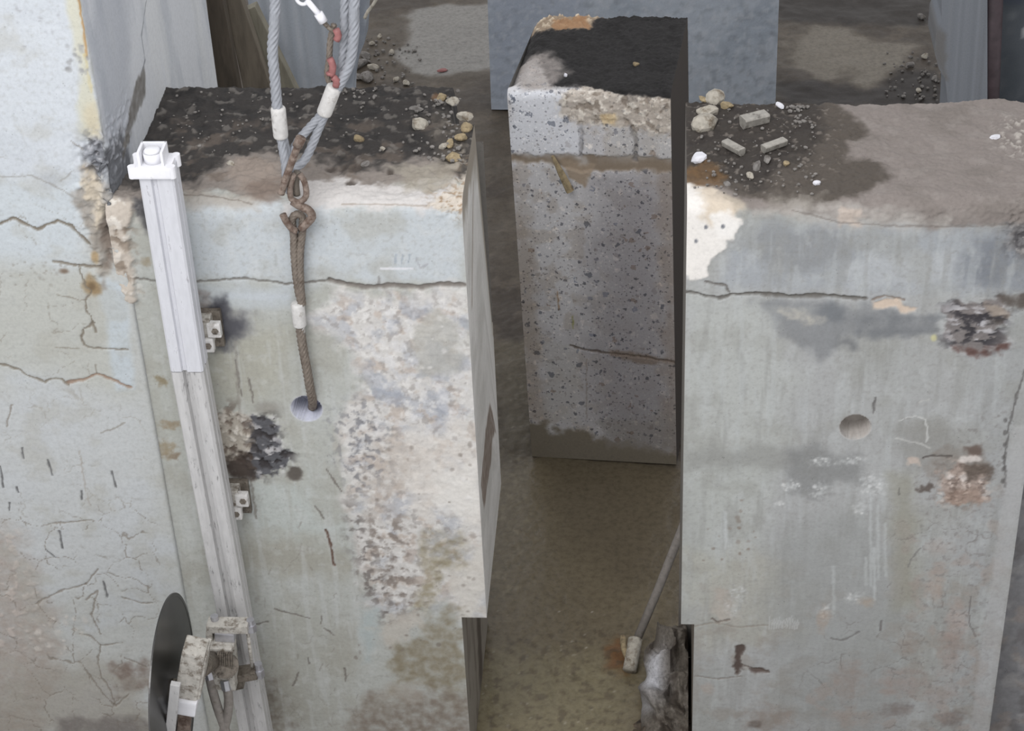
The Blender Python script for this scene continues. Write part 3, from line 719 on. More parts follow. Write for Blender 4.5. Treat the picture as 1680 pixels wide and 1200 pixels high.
    for x, y0, y1, o_ in ((1428, 810, 960, 0.45), (1440, 830, 950, 0.4), (1434, 900, 985, 0.5), (1420, 915, 960, 0.4), (1190, 840, 900, 0.5), (1367, 930, 1000, 0.4), (1452, 860, 945, 0.4)):
        c.stroke([(x, y0), (x + 1, y1)], 5, (196, 200, 200), o_, 0, 0.8, 0.003)
    for k in range(12): c.stroke([(1262 + k * 4.2, 1012 + (k * 7) % 9), (1262 + k * 4.2, 1032)], 2.5, (190, 191, 190), 0.6)
    c.stroke([(1475, 690), (1500, 683), (1518, 688), (1522, 705), (1521, 725)], 3, (196, 197, 194), 0.85, 0.001)
    c.stroke([(1470, 720), (1500, 725), (1525, 735)], 3, (190, 190, 186), 0.7)
    c.stroke([(1508, 660), (1524, 656)], 3, (186, 186, 182), 0.6)
    # dark marks
    c.stroke([(1436, 654), (1434, 665), (1433, 678)], 4, (100, 98, 96), 0.8, -0.003)
    c.stroke([(1476, 802), (1475, 812)], 3, (110, 108, 104), 0.7)
    c.stroke([(1365, 1048), (1380, 1052), (1400, 1044), (1408, 1038)], 4, (118, 116, 114), 0.7, -0.002)
    c.stroke([(1446, 1020), (1444, 1035)], 4, (110, 108, 106), 0.7, -0.002)
    c.poly([(1203, 1060), (1222, 1060), (1214, 1078), (1218, 1095), (1210, 1110), (1203, 1095), (1207, 1080)], (84, 72, 66), 0.95, 0.006, 0.012, 30, 3, h=-0.005)
    c.poly([(1230, 1098), (1250, 1096), (1262, 1104), (1240, 1106)], (92, 78, 72), 0.9, 0.006, 0.01, 30, 3, h=-0.004)
    c.stroke([(1218, 1092), (1262, 1104)], 3, (100, 90, 82), 0.8, -0.003)
    c.stroke([(1168, 1015), (1178, 1022), (1196, 1018)], 4, (110, 100, 92), 0.8, -0.004)
    c.poly([(1175, 960), (1195, 975), (1205, 1020), (1180, 1025), (1168, 990)], (186, 176, 166), 0.6, 0.02, 0.03, 22, 5, mot=0.5)
    c.stroke([(1140, 1028), (1170, 1022), (1210, 1030), (1260, 1026)], 3, (140, 132, 122), 0.6, -0.002)
    c.stroke([(1140, 1110), (1180, 1115), (1215, 1110)], 3, (130, 122, 114), 0.7, -0.003)
    c.stroke([(1510, 900), (1496, 916), (1490, 930)], 3, (116, 114, 112), 0.6)
    c.stroke([(1592, 980), (1590, 1020), (1600, 1045)], 3, (112, 108, 106), 0.7, -0.002)
    c.splash((1140, 820, 1250, 920), 18, 1.5, 4, (120, 104, 92), 0.6, 6)
    # brown and pink blotches
    for (x, y, rx, ry, cc, o_) in ((1353, 1015, 10, 20, (166, 150, 136), 0.7), (1420, 988, 12, 9, (172, 156, 140), 0.6), (1535, 960, 14, 26, (170, 152, 140), 0.6), (1570, 1020, 16, 26, (178, 160, 152), 0.6),
                                   (1490, 1060, 16, 24, (146, 134, 124), 0.6), (1560, 1070, 18, 36, (152, 136, 128), 0.6), (1390, 1120, 26, 34, (148, 136, 128), 0.6), (1480, 1120, 40, 22, (156, 140, 132), 0.5),
                                   (1260, 1180, 40, 24, (140, 128, 118), 0.6), (1475, 1165, 26, 12, (120, 108, 102), 0.6), (1545, 1140, 26, 20, (156, 144, 138), 0.5), (1400, 1180, 40, 18, (160, 150, 142), 0.5),
                                   (1240, 1188, 10, 8, (96, 84, 76), 0.7), (1560, 1180, 24, 14, (110, 98, 92), 0.6), (1160, 1130, 12, 10, (172, 160, 150), 0.6), (1540, 900, 18, 14, (168, 156, 148), 0.5)):
        c.blob(x, y, rx, ry, cc, o_, 0.6, 0.7, 25, 4, mot=0.4)
    c.grunge(10, (160, 148, 140), 0.45, 0.12, 0.5, 66, [(1480, 860), (1640, 800), (1640, 1210), (1280, 1210), (1300, 1100), (1460, 1080)])
    c.grunge(44, (124, 119, 116), 0.4, 0.28, 0.5, 67, [(1500, 760), (1650, 640), (1640, 1210), (1480, 1210)])
    # rusty pocket
    c.poly([(1515, 760), (1545, 735), (1600, 735), (1625, 760), (1600, 790), (1540, 790)], (134, 126, 118), 0.75, 0.02, 0.03, 20, 6, mot=0.5)
    K = [(1545, 775), (1575, 760), (1618, 770), (1620, 820), (1570, 830), (1542, 825)]
    c.poly(K, (164, 148, 138), 0.9, 0.012, 0.03, 25, 7)
    c.grunge(30, (206, 192, 182), 0.8, 0.05, 0.3, 96, K, octv=6, h=0.002); c.grunge(34, (112, 98, 90), 0.7, 0.1, 0.35, 97, K, octv=6, h=-0.002)
    c.poly([(1545, 808), (1610, 800), (1608, 828), (1555, 830)], (148, 126, 112), 0.5, 0.015, 0.02, 25, 7)
    c.poly([(1580, 762), (1628, 760), (1626, 785), (1590, 785)], (96, 86, 78), 0.85, 0.015, 0.03, 25, 8)
    c.poly([(1588, 735), (1612, 730), (1618, 748), (1592, 752)], (98, 82, 74), 0.8, 0.012, 0.02, 25, 8)
    c.poly([(1508, 795), (1530, 795), (1528, 810), (1510, 808)], (88, 78, 72), 0.8, 0.008, 0.02, 30, 8)
    c.poly([(1490, 752), (1508, 750), (1508, 762), (1492, 762)], (200, 184, 172), 0.8, 0.008, 0.015, 30, 8)
    c.stroke([(1515, 752), (1535, 748), (1560, 750)], 4, (92, 86, 82), 0.8, -0.004)
    for x, y in ((1580, 754), (1592, 753), (1602, 753), (1560, 782), (1580, 785)): c.blob(x, y, 7, 5, (216, 208, 202), 0.8, 0.5, 0.5, 45, 2, 0.003)
    c.rough(K, 0.006, 50, 5, 0.01)
    # burnt cluster
    K2 = [(1548, 505), (1570, 490), (1600, 497), (1640, 490), (1655, 515), (1640, 540), (1650, 565), (1610, 580), (1580, 575), (1548, 560), (1552, 530)]
    c.poly(K2, (124, 118, 116), 0.95, 0.008, 0.02, 30, 9)
    c.grunge(26, (56, 54, 58), 0.9, 0.0, 0.22, 68, K2, sx=0.5, h=-0.004, octv=7)
    c.grunge(38, (192, 190, 192), 0.85, 0.1, 0.3, 69, K2, sx=0.4, h=0.003, octv=6)
    c.rough(K2, 0.007, 16, 7, 0.01, 6)
    c.poly([(1560, 568), (1610, 576), (1655, 562), (1640, 580), (1590, 584)], (92, 66, 60), 0.85, 0.012, 0.02, 25, 9)
    c.poly([(1615, 500), (1645, 500), (1656, 520), (1630, 522)], (160, 148, 136), 0.85, 0.01, 0.015, 25, 9)
    c.poly([(1620, 525), (1650, 520), (1648, 535), (1625, 532)], (70, 64, 60), 0.85, 0.01, 0.015, 25, 9)
    c.poly([(1640, 488), (1700, 480), (1700, 502), (1650, 505)], (84, 76, 70), 0.85, 0.015, 0.02, 25, 9)
    c.blob(1532, 555, 5, 5, (196, 192, 150), 0.9, 0.4, 0.3)
    # cracks
    c.stroke([(1125, 479), (1150, 484), (1182, 490), (1198, 484), (1240, 481), (1290, 486), (1340, 485), (1420, 490)], 4.5, (106, 103, 98), 0.95, -0.006)
    c.stroke([(1240, 481), (1300, 487), (1350, 485), (1405, 490)], 7, (112, 109, 104), 0.7, -0.004)
    c.stroke([(1158, 462), (1168, 466), (1190, 469), (1197, 480)], 4, (112, 108, 104), 0.9, -0.005)
    c.stroke([(1432, 492), (1450, 486), (1485, 492)], 4, (130, 118, 108), 0.8, -0.004)
    c.poly([(1430, 495), (1455, 490), (1472, 490), (1482, 502), (1505, 505), (1503, 513), (1478, 514), (1470, 505), (1432, 508)], (208, 190, 172), 0.95, 0.006, 0.008, 25, 9, h=-0.003)
    c.stroke([(1685, 600), (1668, 650), (1655, 700), (1648, 760), (1650, 800)], 3.5, (104, 102, 100), 0.8, -0.003)
    for k in range(6): c.blob(1650 - k * 1.0, 690 + k * 20, 3, 4, (96, 94, 92), 0.7, 0.4, 0.4)
    # darker bruise at the frame edge, upper right
    K4 = [(1655, 330), (1700, 310), (1700, 430), (1660, 410), (1650, 370)]
    c.poly(K4, (112, 110, 110), 0.9, 0.02, 0.03, 20, 10)
    c.grunge(40, (70, 68, 70), 0.8, 0, 0.3, 70, K4); c.grunge(40, (176, 172, 168), 0.8, 0.15, 0.35, 71, K4); c.rough(K4, 0.012, 40, 8)
    c.web([(1480, 850), (1640, 850), (1620, 1215), (1300, 1215), (1320, 1080)], 0.10, (116, 110, 106), 0.45, 0.0022, 7, keep=-0.1)
    # white plaster corner
    c.poly([(1115, 300), (1160, 288), (1195, 330), (1215, 360), (1200, 395), (1172, 420), (1160, 452), (1115, 460)], (232, 228, 222), 1.0, 0.006, 0.02, 18, 11, h=0.003)
    c.poly([(1145, 330), (1165, 300), (1240, 320), (1225, 345), (1200, 360), (1165, 370)], (206, 190, 168), 0.75, 0.02, 0.03, 18, 11)
    c.poly([(1168, 352), (1195, 345), (1212, 365), (1200, 390), (1175, 390)], (238, 235, 230), 0.9, 0.01, 0.015, 18, 11)
    for x, y in ((1158, 372), (1186, 371), (1142, 395)): c.blob(x, y, 3, 3, (96, 100, 108), 0.8, 0.4, 0.2)
    # ---- top
    T = [(1100, 120), (1720, 120), (1720, 360), (1640, 368), (1560, 372), (1470, 366), (1400, 362), (1330, 350), (1240, 345), (1200, 320), (1100, 290)]
    c.poly(T, (138, 130, 125), 1.0, 0.012, 0.02, 14, 12)
    c.grunge(5, (124, 117, 111), 0.6, 0, 0.4, 72, T)
    c.grunge(14, (150, 143, 138), 0.4, 0.1, 0.4, 73, T)
    Dk = [(1100, 120), (1360, 120), (1370, 168), (1425, 212), (1392, 245), (1400, 262), (1450, 268), (1458, 300), (1400, 322), (1330, 342), (1260, 330), (1215, 322), (1185, 300), (1100, 290)]
    c.poly(Dk, (86, 79, 72), 0.95, 0.02, 0.035, 12, 13, wet=0.15)
    c.poly([(1100, 120), (1340, 120), (1350, 180), (1350, 230), (1300, 262), (1260, 300), (1210, 312), (1180, 280), (1100, 285)], (62, 57, 53), 0.9, 0.03, 0.05, 12, 14, wet=0.1)
    c.grunge(14, (56, 51, 48), 0.7, 0.0, 0.4, 74, [(1110, 130), (1330, 140), (1320, 260), (1200, 310), (1120, 280)])
    c.grunge(40, (140, 132, 124), 0.6, 0.34, 0.5, 75, [(1110, 130), (1360, 130), (1400, 250), (1330, 330), (1200, 320), (1120, 280)], h=0.004)
    c.poly([(1120, 280), (1150, 262), (1175, 270), (1196, 290), (1180, 305), (1120, 302)], (112, 86, 58), 0.9, 0.02, 0.025, 20, 15, mot=0.3)
    c.poly([(1300, 330), (1400, 335), (1480, 345), (1560, 360), (1560, 378), (1380, 372), (1240, 350)], (182, 178, 172), 0.7, 0.02, 0.03, 14, 16, mot=0.4)
    c.poly([(1380, 340), (1410, 345), (1408, 372), (1380, 370)], (196, 182, 170), 0.8, 0.01, 0.02, 25, 16)
    c.poly([(1260, 318), (1350, 318), (1330, 345), (1260, 340)], (150, 144, 136), 0.7, 0.02, 0.03, 20, 16, mot=0.4)
    c.stroke([(1300, 345), (1380, 366), (1480, 372), (1600, 372), (1650, 368)], 3, (120, 112, 106), 0.5, -0.003)
    c.grunge(45, (190, 184, 176), 0.8, 0.1, 0.35, 76, [(1630, 205), (1700, 190), (1700, 260), (1640, 250)], h=0.006)
    c.rough(T, 0.009, 12, 7, 0.03); c.rough(Dk, 0.004, 45, 8, 0.03); c.rough(T, 0.003, 70, 8, 0.03)
    c.rough([(1120, 380), (1690, 380), (1640, 1210), (1130, 1210)], 0.0012, 16, 10, 0.05)
    # vertical band on the right margin
    c.poly([(1662, 700), (1690, 700), (1620, 1215), (1588, 1215)], (176, 176, 176), 0.55, 0.008, 0.006, 10, 3, h=0.004)
    # core drill hole
    hc = wall_us(1403, 701)
    d = np.sqrt((c.u - hc[0]) ** 2 + (c.s - hc[1]) ** 2)
    m = 1 - sstep(0.042, 0.046, d); c.h = c.h * (1 - m) - 0.085 * m
    m2 = 1 - sstep(0.045, 0.052, d); c.col += (np.array((186, 180, 174)) - c.col) * m2[:, None]
    H = c.h.reshape(U.shape)
    er = 0.05 + 0.012 * fbm(c.u, c.u * 0, 6, 3, 14).reshape(U.shape)
    fade = np.clip((U - XR0) / 0.012, 0, 1) * np.clip(S / 0.02, 0, 1)
    P = wall_verts(U, S, H * fade, np.maximum(er, 0.03))
    ragged = 0.03 * fbm(U, U * 0, 5, 3, 18); P[..., 1] = np.where(S > ZT + 0.3, P[..., 1] + ragged * (S - ZT - 0.3) / 0.3, P[..., 1])
    q = grid_faces(*U.shape)
    uc = c.u[q].mean(1); sc = c.s[q].mean(1)
    q = q[~((uc < XRn) & (sc < ZNR))]
    chunks = [(P.reshape(-1, 3), q, c.final())]
    # sawn left side, built from the strip's end profile
    e = P[:, 0, :]; e = e[e[:, 2] > ZNR]
    front = np.stack([np.full(len(e), XR0), e[:, 1], e[:, 2]], 1); back = front.copy(); back[:, 1] = np.maximum(DR, 0); back[:, 2] = np.minimum(back[:, 2], ZT - 0.03)
    sv = np.concatenate([front, back]); n = len(e); i = np.arange(n - 1)
    chunks.append((sv, np.stack([i, i + n, i + n + 1, i + 1], 1)[:, ::-1], flat_col(len(sv), (120, 116, 110))))
    chunks.append(box_chunk(XRn, XR1, 0.0, DR, 0.0, ZNR, (120, 112, 102), ('+x', '-y', '-z', '+z')))
    chunks.append(box_chunk(XR0, XRn, 0.0, DR, ZNR, ZNR + 0.02, (130, 124, 116), ('+x', '-x', '+y', '-y', '+z')))
    chunks.append(box_chunk(XR0, XR1, 0.0, DR, 0.0, ZT - 0.06, (130, 126, 120), ('-x', '-y', '-z', '+z')))
    o = build_mesh('wall_right', chunks, M_wall); o['kind'] = 'structure'
    o['label'] = 'thick grey concrete wall right of the gap with a white plaster corner'
make_wall_right()

# wall beyond the right end, set back
def make_wall_far():
    x0, x1, Y = XR1 + 0.005, 2.2, 0.16
    U, S = np.meshgrid(np.arange(x0, x1, 0.006), np.arange(0, 1.22, 0.006))
    c = Canvas(U, S, (142, 142, 144), lambda a, b: tuple(onY(a, b, Y)[[0, 2]]))
    c.grunge(6, (122, 122, 126), 0.7, 0, 0.4, 3); c.grunge(10, (160, 148, 140), 0.5, 0.1, 0.45, 4); c.grunge(12, (178, 176, 174), 0.45, 0.1, 0.5, 5, octv=7)
    c.grunge(9, (104, 100, 100), 0.5, 0.1, 0.5, 6, octv=7)
    H = 0.004 * fbm(c.u, c.s, 14, 4, 3)
    v = np.stack([c.u, Y - H, c.s], -1)
    o = build_mesh('wall_back', [(v, grid_faces(*U.shape), c.final()), box_chunk(x0, x1, Y, 0.6, 0, 1.214, (110, 104, 100), ('-y', '-z'))], M_wall)
    o['kind'] = 'structure'; o['label'] = 'low mottled grey wall set back beyond the right wall'
make_wall_far()

# ------------------------------------------------------------------ tall column on the left (front and right side unrolled round its corner)
XC = -1.585; YCF = -0.012; CD = 1.40
def make_column():
    XW = -2.75
    def cmap(px, py):                       # (distance along the horizontal wrap, z)
        p = onY(px, py, YCF)
        if p[0] <= XC: return p[0] - XC, p[2]
        p = onX(px, py, XC); return p[1] - YCF, p[2]
    Ss = np.concatenate([np.arange(XW - XC, 0.1, STEP), np.arange(0.1, CD + 0.005, 0.008)])
    Zs = np.concatenate([np.arange(0.0, 3.25, STEP), np.arange(3.25, 4.2, 0.05)])
    U, S = np.meshgrid(Ss, Zs)
    def wl(px, py):                         # front only, never round the corner
        p = onY(px, py, YCF); return min(p[0] - XC, -0.0), p[2]
    c = Canvas(U, S, (186, 188, 185), wl)
    c.poly([(-60, -60), (150, -60), (170, 300), (120, 420), (-60, 430)], (198, 203, 208), 0.95, 0.06, 0.05, 5, 2)
    c.grunge(3, (190, 195, 200), 0.5, 0.0, 0.4, 82)
    c.poly([(-60, 290), (130, 300), (150, 440), (-60, 440)], (190, 197, 200), 0.7, 0.06, 0.05, 6, 3)
    c.poly([(-60, 440), (160, 440), (210, 640), (-60, 600)], (180, 181, 174), 0.8, 0.06, 0.05, 6, 4)
    c.poly([(165, 455), (205, 470), (222, 640), (190, 640), (175, 560)], (188, 197, 203), 0.8, 0.015, 0.015, 8, 4)
    c.poly([(-60, 640), (230, 660), (270, 960), (-60, 960)], (190, 193, 194), 0.7, 0.07, 0.05, 6, 5)
    c.poly([(-60, 840), (30, 880), (70, 960), (100, 1060), (60, 1210), (-60, 1210)], (160, 148, 138), 0.75, 0.06, 0.07, 8, 6, mot=0.4)
    c.grunge(26, (190, 180, 172), 0.7, 0.12, 0.4, 83, [(-40, 860), (30, 880), (60, 960), (60, 1060), (-40, 1080)], h=0.003)
    c.poly([(40, 1100), (200, 1080), (260, 1210), (-60, 1210)], (158, 152, 142), 0.6, 0.06, 0.06, 8, 6)
    c.poly([(180, 1095), (240, 1085), (255, 1130), (200, 1140)], (118, 102, 92), 0.8, 0.03, 0.05, 14, 7, mot=0.6)
    c.poly([(100, 1180), (240, 1175), (260, 1215), (90, 1215)], (116, 110, 106), 0.7, 0.03, 0.04, 14, 7)
    c.grunge(7, (168, 166, 156), 0.35, 0.05, 0.5, 84)
    c.grunge(60, (160, 160, 156), 0.22, 0.2, 0.5, 85)
    # yellowish corner strip
    c.poly([(104, -40), (137, -40), (168, 210), (150, 235), (133, 215), (128, 120)], (198, 196, 178), 0.85, 0.01, 0.015, 10, 8)
    c.stroke([(128, -20), (137, 40), (143, 95)], 5, (178, 142, 96), 0.85)
    c.stroke([(139, 90), (150, 150)], 4, (196, 186, 150), 0.7)
    c.splash((108, 75, 145, 120), 26, 1.5, 4, (150, 150, 150), 0.7, 3, -0.002)
    c.blob(152, 200, 12, 24, (200, 190, 165), 0.8, 0.6, 0.4)
    c.poly([(60, 285), (90, 280), (112, 300), (80, 305)], (172, 176, 180), 0.7, 0.03, 0.03)
    # cracked, crumbling foot of the corner
    c.poly([(134, 262), (160, 285), (178, 300), (182, 430), (170, 470), (155, 420), (130, 350), (122, 320), (135, 305)], (150, 142, 132), 0.9, 0.015, 0.025, 18, 9, mot=0.3)
    c.poly([(136, 275), (165, 295), (172, 350), (158, 385), (150, 340), (136, 325)], (204, 192, 172), 0.9, 0.01, 0.02, 20, 9, h=0.004)
    c.poly([(162, 370), (182, 350), (186, 430), (172, 440)], (116, 104, 94), 0.85, 0.012, 0.015, 20, 9, h=-0.008)
    c.poly([(150, 225), (200, 235), (200, 290), (150, 285), (140, 255)], (122, 124, 130), 0.9, 0.012, 0.02, 20, 10)
    c.grunge(45, (74, 74, 78), 0.85, 0.0, 0.3, 86, [(145, 222), (200, 230), (200, 292), (150, 290), (138, 258)], h=-0.008)
    c.grunge(50, (196, 196, 200), 0.8, 0.18, 0.35, 87, [(145, 222), (200, 230), (200, 292), (150, 290), (138, 258)], h=0.004)
    c.rough([(122, 225), (200, 225), (200, 430), (160, 470), (125, 350)], 0.012, 30, 4, 0.03)
    c.blob(151, 470, 14, 14, (146, 124, 92), 0.9, 0.4, 0.3, 30, 3); c.blob(151, 470, 6, 6, (110, 92, 70), 0.8)
    c.blob(156, 423, 6, 8, (164, 140, 104), 0.8)
    # cracks
    cr = (124, 116, 104)
    c.stroke([(-40, 372), (0, 368), (22, 358), (60, 377), (95, 362), (118, 372), (132, 388), (146, 400)], 4.5, cr, 0.95, -0.005)
    c.stroke([(88, 429), (105, 433), (130, 436), (165, 439)], 4.5, cr, 0.9, -0.004); c.blob(105, 445, 8, 4, (120, 104, 90), 0.9)
    c.stroke([(128, 435), (140, 470), (150, 480), (140, 492), (142, 510), (152, 528), (156, 545)], 3, cr, 0.85, -0.004)
    c.stroke([(155, 530), (137, 540), (134, 552), (138, 566), (155, 572), (210, 574)], 3, cr, 0.85, -0.004)
    c.stroke([(-40, 590), (0, 598), (30, 606), (45, 616), (75, 628), (85, 622), (100, 622), (112, 632)], 3.5, cr, 0.85, -0.004)
    c.stroke([(112, 628), (145, 622), (158, 613), (180, 622), (214, 636)], 5, (150, 128, 112), 0.9, -0.005)
    c.stroke([(158, 613), (156, 598)], 3, cr, 0.6)
    c.stroke([(95, 484), (130, 492), (142, 492)], 2.5, cr, 0.6); c.stroke([(90, 570), (130, 572)], 2.5, cr, 0.5)
    c.stroke([(0, 290), (50, 288), (80, 300), (120, 322)], 2.5, (150, 148, 144), 0.7)
    c.stroke([(116, 232), (136, 248)], 2.5, (140, 136, 130), 0.7); c.stroke([(100, 297), (122, 280)], 2.5, (150, 148, 144), 0.6)
    c.stroke([(165, 710), (190, 702), (205, 694)], 2.5, cr, 0.5); c.stroke([(130, 740), (140, 800), (148, 830)], 2.5, (158, 150, 140), 0.5)
    for P in ([(60, 990), (100, 970), (140, 960)], [(140, 960), (160, 935)], [(140, 985), (160, 970), (150, 1010), (165, 1040)], [(130, 1040), (150, 1045), (165, 1060), (200, 1055)], [(165, 1060), (160, 1085), (165, 1110), (180, 1130), (190, 1160)],
              [(140, 1100), (170, 1140), (190, 1160), (210, 1140)], [(200, 980), (230, 990), (250, 990)], [(205, 1080), (240, 1095)], [(80, 860), (140, 855)], [(10, 700), (20, 665)]):
        c.stroke(P, 3, (130, 122, 112), 0.7, -0.003)
    for P in ([(1, 765), (5, 800)], [(36, 735), (38, 752)], [(78, 755), (86, 780)], [(183, 773), (190, 800)], [(97, 872), (103, 900)], [(74, 902), (90, 914)], [(170, 955), (176, 980)], [(133, 806), (134, 820)], [(15, 825), (16, 838)], [(27, 800), (30, 808)]):
        c.stroke(P, 3.2, (100, 100, 100), 0.9, -0.003, jit=0.002)
    c.splash((20, 430, 110, 470), 30, 1.2, 3, (140, 134, 126), 0.6, 8, -0.002)
    c.splash((60, 1010, 140, 1080), 22, 2, 7, (206, 200, 192), 0.7, 9, 0.002)
    c.splash((20, 0, 100, 80), 14, 1, 3, (160, 160, 164), 0.6, 10)
    c.rough([(-60, -60), (170, -60), (270, 960), (270, 1215), (-60, 1215)], 0.0015, 14, 6, 0.05)
    c.web([(-60, 830), (260, 830), (280, 1215), (-60, 1215)], 0.10, (128, 120, 110), 0.65, 0.0022, 3)
    c.web([(-60, 250), (190, 260), (215, 650), (-60, 650)], 0.13, (140, 134, 124), 0.5, 0.002, 8, keep=0.0)
    c.web([(-60, 640), (240, 640), (260, 850), (-60, 850)], 0.12, (146, 140, 130), 0.4, 0.002, 12, keep=-0.05)
    # ---- side face
    c.map = lambda a, b: (onX(a, b, XC)[1] - YCF, onX(a, b, XC)[2])
    side = np.nonzero(c.u > 0.0)[0]
    t = sstep(0.0, 0.03, c.u[side])
    c.apply(side, t, (214, 217, 221))
    SA = [(0.0, 0), (CD, 0), (CD, 4.2), (0.0, 4.2)]
    ii = np.nonzero(c.u > 0.02)[0]
    n1 = fbm(c.u[ii] + 0.10 * c.s[ii], c.s[ii] * 0.18, 9, 4, 5)
    c.apply(ii, sstep(-0.05, 0.4, n1) * 0.5, (182, 187, 194))
    c.apply(ii, sstep(0.05, 0.5, fbm(c.u[ii], c.s[ii] * 0.3, 5, 4, 7)) * 0.5, (222, 224, 224))
    c.poly([(0.02, 2.3), (0.26, 2.35), (0.5, 2.9), (0.75, 3.4), (0.2, 3.3), (0.05, 2.9)], (162, 167, 176), 0.5, 0.08, 0.06, 6, 3, metric=True)
    c.poly([(0.0, 2.25), (0.25, 2.25), (0.18, 2.5), (0.0, 2.52)], (104, 106, 110), 0.9, 0.02, 0.05, 18, 4, metric=True)
    c.grunge(40, (176, 178, 184), 0.8, 0.1, 0.35, 88, [(165, 215), (210, 150), (215, 260), (180, 290)], h=0.006)
    c.stroke([(240, 0), (232, 60), (238, 100)], 4, (132, 136, 142), 0.7); c.stroke([(238, 100), (232, 120)], 4, (120, 122, 128), 0.7)
    c.poly([(225, 120), (238, 115), (240, 145), (212, 230), (200, 262), (205, 220)], (112, 108, 102), 0.9, 0.01, 0.02, 20, 5, mot=0.3)
    # displacement and chipped corner at the wall top
    cz = np.exp(-((c.s - 2.36) / 0.16) ** 2) * np.exp(-(np.minimum(np.abs(c.u), 0.5) / 0.07) ** 2)
    c.h -= 0.05 * cz * (0.7 + 0.8 * fbm(c.u, c.s, 16, 4, 3))
    H = c.h.reshape(U.shape)
    w = 0.012
    X = np.where(U < -w, XC + U, np.where(U > w, XC, XC - (w - U) ** 2 / (4 * w)))
    Y = np.where(U < -w, YCF, np.where(U > w, YCF + U, YCF + (U + w) ** 2 / (4 * w)))
    ph = np.clip((U + w) / (2 * w), 0, 1) * np.pi / 2
    P = np.stack([X + np.sin(ph) * H, Y - np.cos(ph) * H, S], -1)
    ch = [(P.reshape(-1, 3), grid_faces(*U.shape), c.final()), box_chunk(XW, XC, YCF, YCF + CD, 0, 4.2, (160, 160, 160), ('+x', '-y', '-z'))]
    o = build_mesh('concrete_column', ch, M_wall)
    return tag(o, 'tall pale concrete column at far left, cracked and crumbling at its corner', 'column')
make_column()
